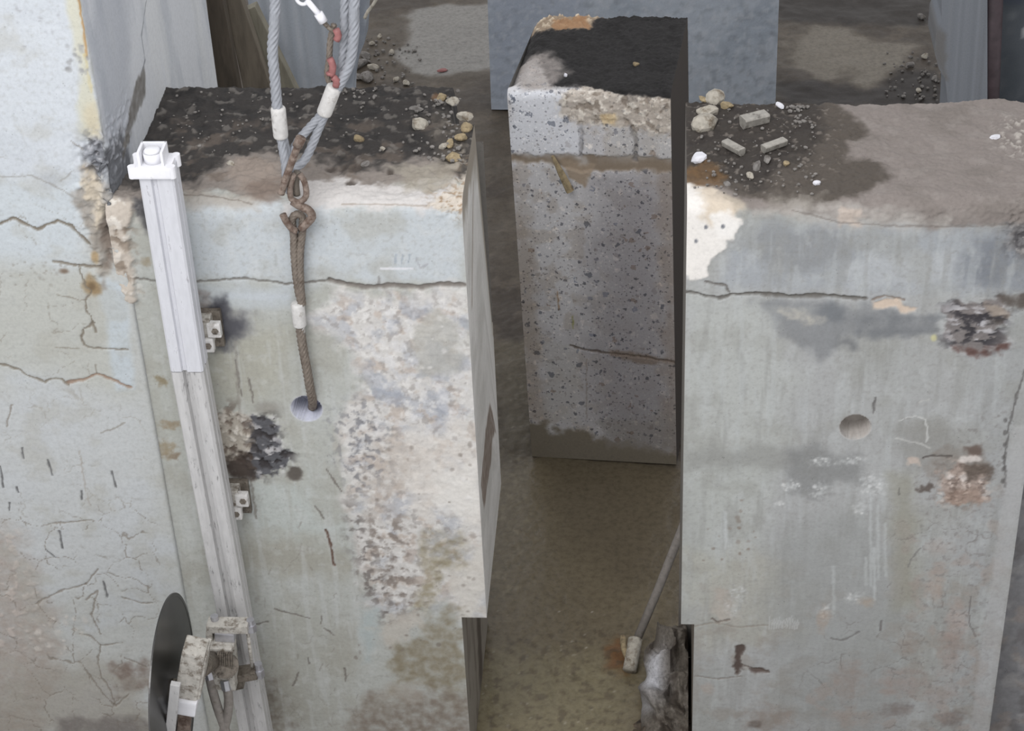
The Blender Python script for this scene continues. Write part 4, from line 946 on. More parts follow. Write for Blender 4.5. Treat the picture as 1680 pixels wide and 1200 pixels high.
# ================================================================== THE CUT-OUT BLOCK BEHIND THE GAP
def make_block():
    W, D, Hh = 0.625, 0.66, 1.76
    root = thing('concrete_block', 'sawn-out concrete block standing on the floor behind the gap, black dirt on its top', 'block', (-0.234, 1.80, 0.0))
    # local: x -W/2..W/2, front y = 0, s runs up the front and over the top
    sh = 0.045
    U, S = np.meshgrid(np.arange(-W / 2, W / 2 + 0.002, 0.004), np.arange(0, Hh + D, 0.004))
    def bmap(px, py):
        p = onY(px, py, 1.80)
        if p[2] <= 1.75: return p[0] + 0.234 + 0.0227 * p[2], p[2]
        p = onZ(px, py, Hh); return p[0] + 0.274 - 0.10 * (p[1] - 1.8), Hh + p[1] - 1.8
    c = Canvas(U, S, (176, 175, 176), bmap)
    c.grunge(3, (156, 154, 156), 0.5, -0.1, 0.4, 3)
    c.grunge(10, (150, 142, 134), 0.5, 0.0, 0.4, 4)
    c.poly([(985, 290), (1110, 280), (1120, 770), (1000, 770), (960, 560)], (122, 119, 121), 0.8, 0.14, 0.06, 8, 5)  # darker lower right: staining plus light falloff painted into the face
    c.poly([(840, 290), (875, 400), (890, 700), (860, 700), (838, 400)], (140, 130, 120), 0.6, 0.03, 0.04, 10, 6)
    c.poly([(1080, 270), (1112, 270), (1120, 760), (1095, 760)], (124, 114, 106), 0.6, 0.03, 0.04, 10, 6)
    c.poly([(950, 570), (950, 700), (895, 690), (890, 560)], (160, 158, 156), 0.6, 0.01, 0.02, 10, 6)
    # muddy foot
    c.poly([(840, 685), (900, 705), (960, 712), (1000, 722), (1130, 735), (1130, 800), (840, 800)], (104, 97, 84), 0.9, 0.025, 0.05, 14, 7, wet=1)
    c.poly([(985, 690), (1130, 680), (1130, 740), (1000, 730)], (124, 120, 116), 0.6, 0.03, 0.05, 14, 7)
    # brown joint below the head of the block and the cracks
    c.poly([(835, 258), (1110, 256), (1112, 280), (1050, 278), (960, 283), (900, 272), (835, 268)], (116, 104, 90), 0.95, 0.008, 0.014, 20, 8, wet=1, h=-0.006)
    c.poly([(915, 262), (975, 272), (960, 310), (935, 292)], (136, 122, 106), 0.9, 0.008, 0.012, 25, 8, wet=1)
    c.stroke([(952, 204), (953, 235), (952, 258)], 8, (96, 92, 90), 0.95, -0.012); c.stroke([(1038, 208), (1044, 235), (1042, 262)], 9, (92, 88, 86), 0.95, -0.012)
    c.stroke([(935, 570), (960, 576), (1000, 580), (1030, 582), (1060, 584), (1108, 590)], 5, (92, 84, 78), 0.9, -0.005)
    c.poly([(1000, 574), (1060, 578), (1110, 590), (1060, 596), (1000, 584)], (104, 92, 82), 0.75, 0.01, 0.015, 20, 9)
    c.stroke([(962, 590), (962, 690)], 2, (116, 106, 96), 0.6)
    c.stroke([(914, 482), (916, 512)], 3, (130, 108, 84), 0.8); c.stroke([(939, 522), (940, 542)], 3, (128, 128, 78), 0.8)
    # head of the block
    c.poly([(836, 150), (960, 150), (950, 262), (836, 258)], (190, 192, 197), 0.85, 0.03, 0.04, 10, 10)  # paler upper left, partly the same light falloff painted in
    c.poly([(1000, 215), (1110, 210), (1110, 258), (990, 260)], (158, 156, 154), 0.6, 0.03, 0.03, 10, 10)
    R = [(920, 155), (960, 140), (1110, 150), (1112, 215), (1060, 215), (1000, 205), (950, 205), (918, 190)]
    c.poly(R, (162, 153, 142), 0.85, 0.015, 0.03, 20, 11, wet=0.6)
    c.grunge(34, (204, 198, 188), 0.8, 0.1, 0.35, 12, R, h=0.003, octv=6); c.grunge(26, (112, 102, 92), 0.7, 0.12, 0.35, 13, R, h=-0.004, octv=6)
    c.rough(R, 0.008, 16, 5, 0.02, 6)
    c.poly([(985, 190), (1010, 185), (1012, 205), (990, 206)], (190, 168, 128), 0.7, 0.01, 0.015, 20, 12)
    # dirt on top
    T = [(800, -60), (1200, -60), (1200, 152), (1100, 158), (1020, 152), (950, 142), (905, 145), (880, 100), (800, 96)]
    c.poly(T, (36, 35, 35), 1.0, 0.008, 0.018, 18, 13, wet=1)
    c.grunge(10, (30, 29, 29), 0.8, 0, 0.4, 14, T)
    c.poly([(845, 96), (900, 88), (930, 120), (905, 146), (860, 150), (840, 130)], (134, 128, 124), 0.85, 0.03, 0.03, 14, 14, wet=0.5, mot=0.2)
    c.poly([(800, -60), (1100, -60), (1040, 10), (1000, 22), (980, 34), (960, 47), (900, 50), (862, 50), (800, 56)], (138, 122, 104), 0.9, 0.012, 0.025, 18, 15, wet=1)
    c.grunge(40, (196, 184, 164), 0.8, 0.1, 0.35, 16, [(860, 0), (1030, -10), (990, 28), (930, 48), (866, 48)], h=0.012)
    c.poly([(905, 35), (960, 30), (965, 46), (905, 50)], (136, 104, 76), 0.8, 0.01, 0.02, 18, 15, wet=1)
    c.rough(T, 0.010, 20, 6); c.rough(T, 0.005, 60, 7)
    H = c.h.reshape(U.shape)
    Wd = sh + 0.015 * fbm(c.u, c.u * 0, 8, 3, 3).reshape(U.shape)
    d = S - Hh; w = np.maximum(Wd, 0.02)
    Y = np.where(d < -w, 0, np.where(d > w, d, (d + w) ** 2 / (4 * w)))
    Z = np.where(d < -w, S, np.where(d > w, Hh, Hh - (w - d) ** 2 / (4 * w)))
    t = np.clip((d + w) / (2 * w), 0, 1) * np.pi / 2
    edge = np.clip((W / 2 - np.abs(U)) / 0.01, 0, 1)
    X = U.copy(); P = np.stack([X, Y - np.cos(t) * H * edge, Z + np.sin(t) * H * edge], -1)
    # top leans back slightly up at the left rear, rounded shoulder along the left edge
    rr = np.clip((-U - (W / 2 - 0.07)) / 0.07, 0, 1) * np.clip((S - Hh) / 0.1, 0, 1); P[..., 2] -= 0.05 * rr ** 2
    P[..., 1] += 0.02 * fbm(U, U * 0, 9, 3, 2) * np.clip((S - Hh - 0.3) / 0.3, 0, 1)
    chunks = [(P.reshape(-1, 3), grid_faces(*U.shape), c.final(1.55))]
    # two sawn sides, stitched to the end profiles of the strip
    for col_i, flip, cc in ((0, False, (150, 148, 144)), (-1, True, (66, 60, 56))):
        e = P[:, col_i, :]; n = len(e); b = e.copy(); b[:, 1] = np.maximum(D - 0.01, e[:, 1]); b[:, 2] = np.minimum(e[:, 2], Hh - 0.05)
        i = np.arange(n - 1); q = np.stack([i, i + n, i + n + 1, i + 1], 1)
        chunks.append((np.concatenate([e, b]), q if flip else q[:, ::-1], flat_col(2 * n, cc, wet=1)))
    chunks.append(box_chunk(-W / 2, W / 2, 0, D, 0, Hh - 0.05, (120, 116, 112), ('-x', '+x', '-y', '-z', '+z')))
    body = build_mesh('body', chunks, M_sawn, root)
    root.rotation_euler = (0.0, math.radians(-1.3), math.radians(-6.0))
    # splinter of timber leaning out of the joint, wedges in the slots
    bm = bmesh.new(); p0 = onY(921, 258, 1.775) - np.array(root.location); p1 = onY(950, 316, 1.755) - np.array(root.location)
    add_tube(bm, [V3(p0), V3(p0 * 0.5 + p1 * 0.5), V3(p1)], [0.006, 0.014, 0.017], 6)
    bmesh.ops.translate(bm, verts=bm.verts, vec=root.location)
    o = obj('rebar_stub', bm, M_grout_tan, root); o['label'] = 'tan mortar-crusted bar stub leaning from the joint'
    return root
make_block()

# ================================================================== BACKGROUND SLABS, TIMBERS, COLUMN, PIPE
def slab_from_outline(name, P, Y, thick, base, mat, painter=None, step=0.012, label=None, cat=None, lean=0.0):
    """upright slab standing at depth Y; P its outline in (x, z) metres on the front face"""
    P = np.array(P); x0, z0 = P.min(0); x1, z1 = P.max(0)
    U, S = np.meshgrid(np.linspace(0, 1, int((x1 - x0) / step) + 2), np.arange(z0, z1 + step, step))
    # left and right boundary per height
    def side(zz, left):
        best = np.full(zz.shape, np.inf if left else -np.inf)
        for a, b in zip(P, np.roll(P, -1, 0)):
            lo, hi = min(a[1], b[1]), max(a[1], b[1])
            if hi - lo < 1e-9: continue
            m = (zz >= lo - 1e-6) & (zz <= hi + 1e-6)
            xx = a[0] + (b[0] - a[0]) * (zz - a[1]) / (b[1] - a[1])
            best = np.where(m, np.minimum(best, xx) if left else np.maximum(best, xx), best)
        return best
    zz = np.clip(S[:, 0], z0 + 1e-4, z1 - 1e-4)
    L = side(zz, True); R = side(zz, False)
    X = L[:, None] + (R - L)[:, None] * U
    def m(px, py):
        p = onY(px, py, Y); return p[0], p[2]
    c = Canvas(X, S, base, m)
    if painter: painter(c)
    yy = Y + lean * (S - z0)
    F = np.stack([X, yy - c.h.reshape(U.shape), S], -1); B = F.copy(); B[..., 1] = yy + thick
    n = U.shape; q = grid_faces(*n); k = F.shape[0] * F.shape[1]
    ch = [(F.reshape(-1, 3), q, c.final())]
    cb = c.final().reshape(n + (4,))
    for i, fl in ((0, True), (-1, False)):                   # left / right edges
        e = np.concatenate([F[:, i], B[:, i]]); a = np.arange(n[0] - 1); qq = np.stack([a, a + 1, a + 1 + n[0], a + n[0]], 1)
        ch.append((e, qq if not fl else qq[:, ::-1], np.concatenate([cb[:, i]] * 2)))
    e = np.concatenate([F[-1], B[-1]]); a = np.arange(n[1] - 1); ch.append((e, np.stack([a, a + 1, a + 1 + n[1], a + n[1]], 1), np.concatenate([cb[-1]] * 2)))
    ch.append((B.reshape(-1, 3), q[:, ::-1], c.final()))
    o = build_mesh(name, ch, mat)
    if label: tag(o, label, cat)
    return o
def xz(px, py, Y):
    p = onY(px, py, Y); return [p[0], p[2]]

def paint_slab(c):
    c.grunge(3, (158, 167, 178), 0.7, -0.1, 0.4, 3); c.grunge(9, (190, 196, 204), 0.5, 0.1, 0.45, 4)
    c.poly([(800, -60), (960, -60), (960, 40), (870, 50), (860, 200), (800, 200)], (162, 170, 184), 0.7, 0.08, 0.05, 4, 5)
    c.grunge(16, (140, 146, 154), 0.5, 0.15, 0.45, 6, [(1180, 20), (1275, 20), (1275, 165), (1150, 165)])
    c.grunge(30, (196, 200, 206), 0.4, 0.15, 0.45, 7)
    c.grunge(20, (130, 136, 142), 0.3, 0.2, 0.5, 8, octv=6)
    c.rough([(780, -80), (1290, -80), (1290, 200), (780, 200)], 0.003, 20, 4)
a = onY(803, 0, 4.97); b = onY(1275, 0, 4.97)
slab_from_outline('concrete_slab', [(-0.945, 0.0), (0.632, 0.0), (0.615, 2.3), (-0.915, 2.3)], 4.97, 0.25, (176, 184, 194), M_smooth, paint_slab, 0.012,
                  'wide blue-grey concrete slab standing upright behind the sawn-out block', 'slab')
def paint_panel(c):
    for i in range(40):
        x = random.uniform(-1.75, -1.1); wdt = random.uniform(0.004, 0.02)
        c.poly([(x, 0), (x + wdt, 0), (x + wdt - 0.05, 2.6), (x - 0.05, 2.6)], random.choice([(186, 191, 198), (162, 168, 176), (194, 198, 204)]), 0.5, 0.006, 0.004, metric=True)
    c.poly([(565, -60), (610, -60), (600, 60), (580, 140), (560, 140)], (118, 124, 134), 0.7, 0.02, 0.02, 8)
    c.grunge(10, (158, 163, 171), 0.4, 0.1, 0.5, 5)
YP = 2.2
pl = [xz(395, -70, YP), xz(600, -70, YP), xz(602, 0, YP), xz(600, 40, YP), xz(598, 70, YP), xz(586, 100, YP), xz(579, 140, YP), xz(577, 200, YP)]
slab_from_outline('concrete_slab', [(pl[0][0], pl[0][1]), *[tuple(p) for p in pl[1:]], (pl[-1][0] - 0.04, 0.0), (-1.55, 0.0)], YP, 0.12, (174, 181, 190), M_smooth, paint_panel, 0.008,
                  'narrow striped blue-grey concrete slab standing behind the rope slings', 'slab')
def paint_rcol(c):
    for i in range(22):
        x = random.uniform(1.3, 1.62); wdt = random.uniform(0.004, 0.02)
        c.poly([(x, 0), (x + wdt, 0), (x + wdt - 0.06, 2.4), (x - 0.06, 2.4)], random.choice([(146, 150, 156), (130, 134, 140), (150, 155, 163)]), 0.4, 0.006, 0.004, metric=True)
    c.poly([(1533, 40), (1552, 60), (1552, 130), (1545, 120), (1530, 90)], (124, 122, 120), 0.8, 0.02, 0.02)
YR = 4.0
rl = [xz(1545, -60, YR), xz(1545, 28, YR), xz(1536, 50, YR), xz(1533, 85, YR), xz(1540, 112, YR), xz(1551, 130, YR), xz(1555, 170, YR)]
rr_ = [xz(1620, 170, YR), xz(1620, -60, YR)]
slab_from_outline('concrete_column', [tuple(p) for p in rl] + [(rl[-1][0] + 0.02, 0.0), (rr_[0][0] + 0.02, 0.0)] + [tuple(p) for p in rr_], YR, 0.3, (140, 145, 152), M_smooth, paint_rcol, 0.008,
                  'blue-grey concrete column with a chipped edge at upper right, beside a dark pipe', 'column')
p0 = onY(1632, -40, 4.05); p1 = onY(1624, 175, 4.05); dd = (p1 - p0) / (p0[2] - p1[2]); p2 = p1 + dd * p1[2]
bm = bmesh.new(); add_tube(bm, [V3(p0), V3(p1), V3(p2)], 0.045, 20); o = obj('pipe', bm, M_pipe, None, True)
tag(o, 'dark maroon pipe standing against the blue-grey column at upper right', 'pipe')
def paint_bw(c):
    c.grunge(3, (78, 84, 90), 0.7, -0.1, 0.4, 3); c.grunge(9, (104, 108, 112), 0.5, 0.15, 0.5, 4)
    c.blob(1679, 52, 6, 12, (176, 178, 180), 0.9, 0.3, 0.3); c.blob(1662, 25, 12, 10, (118, 122, 126), 0.6)
    c.poly([(1640, -20), (1690, -20), (1690, 6), (1640, 6)], (70, 76, 88), 0.8, 0.02, 0.02)
o = slab_from_outline('wall_right', [(1.66, 0.0), (3.4, 0.0), (3.4, 2.2), (1.58, 2.2)], 4.3, 0.3, (92, 97, 103), M_smooth, paint_bw, 0.02)
o['kind'] = 'structure'; o['label'] = 'dark slate-grey wall behind the pipe at the upper right corner'

# timbers leaning beside the column
def timber(name, quad, Y, th, mat, label, group=None):
    bm = bmesh.new(); q = [onY(x, y, Y) for x, y in quad]
    # carry the two lower corners on down to the floor
    l = q[3] + (q[3] - q[0]) / (q[0][2] - q[3][2]) * q[3][2]; r = q[2] + (q[2] - q[1]) / (q[1][2] - q[2][2]) * q[2][2]
    add_prism(bm, [V3(q[0]), V3(q[1]), V3(r), V3(l)], (0, th, 0))
    o = obj(name, bm, mat, None, bevel=0.004); return tag(o, label, 'timber', 'timbers leaning behind the left wall')
timber('timber', [(336, -30), (360, -30), (392, 145), (352, 145)], 1.62, 0.05, M_wood3, 'dark brown timber nearest the tall pale column, leaning behind the left wall')
timber('timber', [(362, -30), (386, -30), (444, 145), (399, 145)], 1.70, 0.05, M_wood, 'dark timber with a broken face between two leaning timbers behind the left wall')
timber('timber', [(388, 24), (418, 11), (484, 145), (436, 145)], 1.78, 0.05, M_wood2, 'greenish grey timber with a visible sawn top end, behind the left sling rope')

# ================================================================== SAW RAIL
YRAIL = -0.15
def make_rail():
    pT = onY(254, 280, YRAIL); pM = onY(306, 611, YRAIL); pB = onY(419, 1225, YRAIL)
    root = thing('saw_rail', 'long grey aluminium saw rail fixed upright to the left wall, white cap on top', 'rail', (pB[0], YRAIL + 0.04, pB[2]))
    ax = Vector((pT - pB)).normalized()
    def section(a, b, prof):
        bm = bmesh.new(); A = V3(a); d = V3(b) - A
        add_prism(bm, [A + Vector((x, y, 0)) for x, y in prof], d); return bm
    hw = 0.050; dp = 0.075
    up = [(-hw, 0.004), (-0.044, -0.001), (-0.016, -0.001), (-0.012, 0.008), (-0.002, 0.008), (0.002, -0.001), (0.044, -0.001), (hw, 0.004), (hw, 0.03), (hw - 0.006, 0.034), (hw - 0.006, 0.04), (hw, 0.044), (hw, dp), (-hw, dp), (-hw, 0.044), (-hw + 0.006, 0.04), (-hw + 0.006, 0.034), (-hw, 0.03)]
    lw = [(-hw, 0.008), (-0.045, 0.0), (-0.024, -0.002), (-0.014, 0.004), (-0.010, 0.022), (0.006, 0.022), (0.010, 0.004), (0.022, -0.002), (0.042, 0.0), (hw, 0.008), (hw, 0.03), (hw - 0.006, 0.034), (hw - 0.006, 0.04), (hw, 0.044), (hw, dp), (-hw, dp), (-hw, 0.044), (-hw + 0.006, 0.04), (-hw + 0.006, 0.034), (-hw, 0.03)]
    obj('rail_section', section(pM + 0.001, pT, up), M_rail, root)
    o = obj('rail_section', section(pB, pM - np.array([0, 0, 0.002]), lw), M_rail2, root); o['label'] = 'lower, dirtier rail section with two ridges'
    # end cap: flange with corner lugs and a square socket with a round plug
    c = onY(253, 274, YRAIL + 0.03)
    cap = bmesh.new(); zc = c[2]; xc = c[0]
    add_box(cap, (xc, YRAIL + 0.035, zc), (0.112, 0.095, 0.034), bev=0.006)
    for sx in (-1, 1):
        for sy in (-1, 1): add_cyl(cap, (xc + sx * 0.056, YRAIL + 0.035 + sy * 0.034, zc - 0.017), (xc + sx * 0.056, YRAIL + 0.035 + sy * 0.034, zc + 0.019), 0.012, 14)
    o = obj('end_cap', cap, M_cap, root); o['label'] = 'white flanged end cap'
    so = bmesh.new()
    for dx, dy, sx_, sy_ in ((-0.033, 0, 0.008, 0.066), (0.033, 0, 0.008, 0.066), (0, 0.030, 0.074, 0.008)):
        add_box(so, (xc + dx, YRAIL + 0.035 + dy, zc + 0.038), (sx_, sy_, 0.046), bev=0.002)
    obj('socket', so, M_cap, o)
    pg = bmesh.new(); add_cyl(pg, (xc, YRAIL + 0.035, zc + 0.012), (xc, YRAIL + 0.035, zc + 0.048), 0.027, 24); add_cyl(pg, (xc, YRAIL + 0.035, zc + 0.048), (xc, YRAIL + 0.035, zc + 0.056), 0.027, 24, 0.019)
    obj('round_plug', pg, M_cap, o, True)
    # wall brackets with bolt lugs to the right of the rail
    for (px, py, k) in ((338, 545, 0), (384, 822, 1)):
        q = onY(px + 6, py, -0.04)
        br = bmesh.new()
        add_box(br, (q[0] - 0.04, -0.04, q[2] + 0.008), (0.10, 0.05, 0.10), bev=0.004)
        ob_ = obj('wall_bracket', br, M_machine, root)
        for dx, dz in ((0.022, 0.026), (-0.006, -0.028)):
            lg = bmesh.new(); add_box(lg, (q[0] + dx, -0.062, q[2] + dz), (0.042, 0.024, 0.05), bev=0.006)
            l_ = obj('lug', lg, M_ferrule, ob_)
            # bolt set into each lug
            add = bmesh.new(); add_cyl(add, (q[0] + dx + 0.004, -0.073, q[2] + dz), (q[0] + dx + 0.004, -0.078, q[2] + dz), 0.011, 6)
            obj('bolt', add, M_machine_dark, ob_)
        # foot plate to the wall
        ft = bmesh.new(); add_box(ft, (q[0] - 0.03, -0.012, q[2] - 0.002), (0.13, 0.02, 0.13), bev=0.003); obj('foot_plate', ft, M_machine_dark, ob_)
    return root
make_rail()

# ================================================================== WALL SAW
def make_saw():
    ys = -0.22
    root = thing('wall_saw', 'muddy wall saw clamped on the lower saw rail beside its big round blade', 'saw', tuple(onY(350, 1090, ys)))
    def at(px, py, Y=ys): return V3(onY(px, py, Y))
    def bar(bm, a, b, wd, dp, bev=0.003):
        a = Vector(a); b = Vector(b); d = (b - a); L = d.length; z = d.normalized(); y = Vector((0, 1, 0)); y = (y - z * y.dot(z)).normalized(); x = y.cross(z)
        add_box(bm, (a + b) / 2, (wd, dp, L), Matrix((x, y, z)).transposed(), bev)
    # blade
    bc = Vector((-1.528, -0.481, 0.831)); R = 0.32
    bm = bmesh.new(); rz = Matrix.Rotation(0.02, 3, 'Z'); seg = 120
    rings = []
    for r, t in ((0.0, 0.0016), (0.06, 0.0016), (R - 0.012, 0.0016), (R - 0.011, 0.0024), (R, 0.0024)):
        rings.append((r, t))
    prev = {}
    for sgn in (-1, 1):
        cen = bm.verts.new(bc + Vector((sgn * 0.0016, 0, 0))); last = None
        for r, t in rings[1:]:
            ring = [bm.verts.new(bc + rz @ Vector((sgn * t, r * math.cos(2 * math.pi * k / seg), r * math.sin(2 * math.pi * k / seg)))) for k in range(seg)]
            for k in range(seg):
                if last is None: bm.faces.new((cen, ring[k], ring[(k + 1) % seg]))
                else: bm.faces.new((last[k], ring[k], ring[(k + 1) % seg], last[(k + 1) % seg]))
            last = ring
        prev[sgn] = last
    for k in range(seg): bm.faces.new((prev[-1][k], prev[1][k], prev[1][(k + 1) % seg], prev[-1][(k + 1) % seg]))
    bl = obj('saw_blade', bm, M_blade, root); bl['label'] = 'large dark round saw blade'
    bm = bmesh.new(); add_cyl(bm, bc + Vector((0.002, 0, 0)), bc + Vector((0.012, 0, 0)), 0.05, 32)
    obj('flange', bm, M_machine_dark, bl)
    # carriage clamp around the rail
    bm = bmesh.new()
    bar(bm, at(341, 1026), at(408, 1027), 0.03, 0.05); bar(bm, at(345, 1030), at(347, 1060), 0.022, 0.05); bar(bm, at(352, 1054, ys - 0.02), at(386, 1056, ys - 0.02), 0.022, 0.04)
    cl = obj('carriage_clamp', bm, M_machine, root)
    for x, y in ((352, 1014), (411, 1020)):
        bm = bmesh.new(); p = at(x, y, ys + 0.01); add_cyl(bm, p + Vector((0, 0, -0.03)), p + Vector((0, 0, 0.008)), 0.013, 12); add_cyl(bm, p + Vector((0, 0, -0.04)), p + Vector((0, 0, -0.012)), 0.017, 6); obj('clamp_bolt', bm, M_steel, cl)
    bm = bmesh.new(); bar(bm, at(354, 1040, ys - 0.01), at(386, 1042, ys - 0.01), 0.034, 0.04); o = obj('clamp_roller', bm, M_steel, cl)
    bm = bmesh.new(); bar(bm, at(386, 1108), at(422, 1102), 0.032, 0.05); bar(bm, at(380, 1122, ys + 0.02), at(398, 1118, ys + 0.02), 0.035, 0.04)
    lc = obj('lower_clamp', bm, M_machine_dark, root)
    bm = bmesh.new(); p = at(424, 1092, ys + 0.0); add_cyl(bm, p + Vector((0, 0, -0.035)), p + Vector((0, 0, 0.008)), 0.013, 12); add_cyl(bm, p + Vector((0, 0, -0.05)), p + Vector((0, 0, -0.018)), 0.017, 6); obj('clamp_bolt', bm, M_steel, lc)
    bm = bmesh.new(); add_cyl(bm, at(406, 1036), at(414, 1096), 0.006, 10); obj('tie_rod', bm, M_machine, root, True)
    # carriage body
    bm = bmesh.new(); bar(bm, at(362, 1052, ys - 0.02), at(370, 1120, ys - 0.02), 0.085, 0.08, 0.008); bar(bm, at(345, 1060, ys - 0.03), at(346, 1104, ys - 0.03), 0.05, 0.07, 0.008)
    bd = obj('carriage_body', bm, M_machine, root)
    bm = bmesh.new()
    for k in range(7): bar(bm, at(358 + k * 3.6, 1072, ys - 0.07), at(359 + k * 3.6, 1110, ys - 0.07), 0.006, 0.016, 0.001)
    add_cyl(bm, at(370, 1091, ys - 0.05), at(370, 1093, ys - 0.075), 0.042, 24)
    obj('feed_motor', bm, M_machine_dark, bd)
    # gear arm and its end block
    yb = -0.50
    bm = bmesh.new(); bar(bm, at(321, 1060, yb), at(305, 1150, yb), 0.072, 0.085, 0.008); am = obj('gear_arm', bm, M_machine, root)
    bm = bmesh.new(); bar(bm, at(307, 1136, yb - 0.01), at(304, 1158, yb - 0.01), 0.078, 0.09, 0.006); obj('end_block', bm, M_cap, am)
    bm = bmesh.new(); bar(bm, at(340, 1064, yb + 0.01), at(329, 1132, yb + 0.01), 0.012, 0.09, 0.003); obj('cover_plate', bm, M_machine, am)
    bm = bmesh.new(); add_cyl(bm, at(322, 1100, yb + 0.03), at(348, 1082, ys - 0.04), 0.034, 20); obj('arm_shaft', bm, M_machine_dark, am, True)
    # flat guard rail
    bm = bmesh.new(); bar(bm, at(288, 1122, -0.60), at(277, 1225, -0.60), 0.03, 0.02, 0.002); g = obj('guard_bar', bm, M_rail2, root)
    bm = bmesh.new(); bar(bm, at(304, 1160, yb), at(300, 1225, yb), 0.04, 0.03, 0.002); obj('guard_stay', bm, M_rust, root)
    # hydraulic hoses
    for P in ([(342, 1100), (348, 1130), (358, 1165), (370, 1200), (374, 1230)], [(370, 1118), (375, 1145), (373, 1175), (366, 1205), (364, 1230)]):
        bm = bmesh.new(); add_tube(bm, spline([at(x, y, ys - 0.05 - 0.03 * i / 4) for i, (x, y) in enumerate(P)], 0.01), 0.0155, 14); obj('hydraulic_hose', bm, M_hose, root, True)
    for x, y, x2, y2 in ((341, 1096, 345, 1112), (369, 1114, 372, 1130)):
        bm = bmesh.new(); add_cyl(bm, at(x, y, ys - 0.05), at(x2, y2, ys - 0.055), 0.019, 8); obj('hose_fitting', bm, M_steel, root)
make_saw()

# ================================================================== WIRE ROPE SLINGS
def P3(L, Y):
    out = []
    for i, q in enumerate(L):
        y = Y if not hasattr(Y, '__len__') else Y[i]
        out.append(V3(onY(q[0], q[1], y)))
    return out
def sleeve(name, a, b, r, parent, mat=None):
    bm = bmesh.new(); a = Vector(a); b = Vector(b); d = (b - a)
    add_tube(bm, [a, a + d * 0.03, a + d * 0.08, a + d * 0.92, a + d * 0.97, b], [r * 0.8, r * 0.95, r, r, r * 0.95, r * 0.8], 24)
    return obj(name, bm, mat or M_ferrule, parent, True)
YS = 0.02
s1 = thing('wire_rope_sling', 'straight grey wire rope with a white ferrule, above the dirty left wall top', 'rope', tuple(onY(468, 235, YS)))
rope('rope', P3([(463, -700), (456, -200), (451, 20), (447, 80), (451, 130), (455, 180), (458, 200)], YS), 0.0135, M_rope, s1, 0.13)
sleeve('ferrule', *P3([(456, 176), (461, 226)], YS), 0.0215, s1)
rope('eye', P3([(460, 222), (464, 245), (468, 268), (470, 292), (474, 312), (482, 305), (478, 280), (470, 250), (464, 224)], [YS, YS - .01, YS - .02, YS - .03, YS - .035, YS - .02, YS, YS + .01, YS]), 0.0115, M_rope, s1, 0.12)
s2 = thing('wire_rope_sling', 'slanting wire rope sling with a white ferrule and forked eye, right of the straight rope', 'rope', tuple(onY(540, 165, YS + 0.05)))
Y2 = YS + 0.05
rope('rope', P3([(590, -700), (584, -200), (581, 10), (580, 60), (573, 105), (556, 140), (548, 152)], Y2), 0.0135, M_rope, s2, 0.13)
rope('rope', P3([(548, 40), (542, 66), (540, 96), (537, 122), (543, 140), (548, 152)], Y2 + .02), 0.008, M_rope_dirty, s2, 0.1)
rope('rope', P3([(575, -700), (569, -200), (566, 20), (565, 80), (558, 120), (550, 148)], Y2 + .03), 0.0125, M_rope, s2, 0.13)
sleeve('ferrule', *P3([(549, 141), (531, 188)], Y2), 0.022, s2)
rope('eye', P3([(536, 180), (515, 202), (492, 228), (480, 250), (476, 272), (484, 276), (500, 262), (512, 238), (524, 208), (536, 182)], [Y2, Y2, Y2 - .01, Y2 - .03, Y2 - .05, Y2 - .05, Y2 - .03, Y2 - .01, Y2, Y2]), 0.0115, M_rope, s2, 0.12)
for i, P in enumerate(([(551, 48), (555, 58), (552, 66)], [(541, 96), (546, 108), (543, 124), (540, 118)], [(546, 126), (552, 132), (551, 142)])):
    bm = bmesh.new(); add_tube(bm, spline(P3(P, Y2 - 0.012), 0.008), 0.0105, 8); o = obj('red_tape', bm, M_red, s2, True); o['label'] = 'scrap of faded red tape'
# small shackle and link at the top edge of the frame
sh = thing('shackle', 'small pale shackle with a ring, hanging at the top edge above the slanting sling', 'shackle', tuple(onY(515, 15, Y2)))
bm = bmesh.new(); add_cyl(bm, *P3([(503, 0), (527, 28)], Y2), 0.0085, 12); add_cyl(bm, *P3([(522, 22), (531, 36)], Y2), 0.013, 12); obj('pin', bm, M_cap, sh, True)
bm = bmesh.new(); cx = V3(onY(496, -4, Y2)); add_tube(bm, [cx + Vector((math.cos(t) * 0.017, 0, math.sin(t) * 0.02)) for t in np.linspace(0, 2 * math.pi, 25)], 0.0055, 8, caps=False); obj('ring', bm, M_cap, sh, True)
bm = bmesh.new(); add_tube(bm, spline(P3([(529, 34), (540, 46), (552, 54)], Y2), 0.01), 0.007, 8); obj('link', bm, M_machine_dark, sh, True)
bm = bmesh.new(); add_tube(bm, spline(P3([(622, -10), (612, 8), (604, 18), (598, 30)], 1.4), 0.01), 0.006, 8); o = obj('wire', bm, M_grout, None, True); tag(o, 'thin pale wire poking up at the panel edge, top of the frame', 'wire')

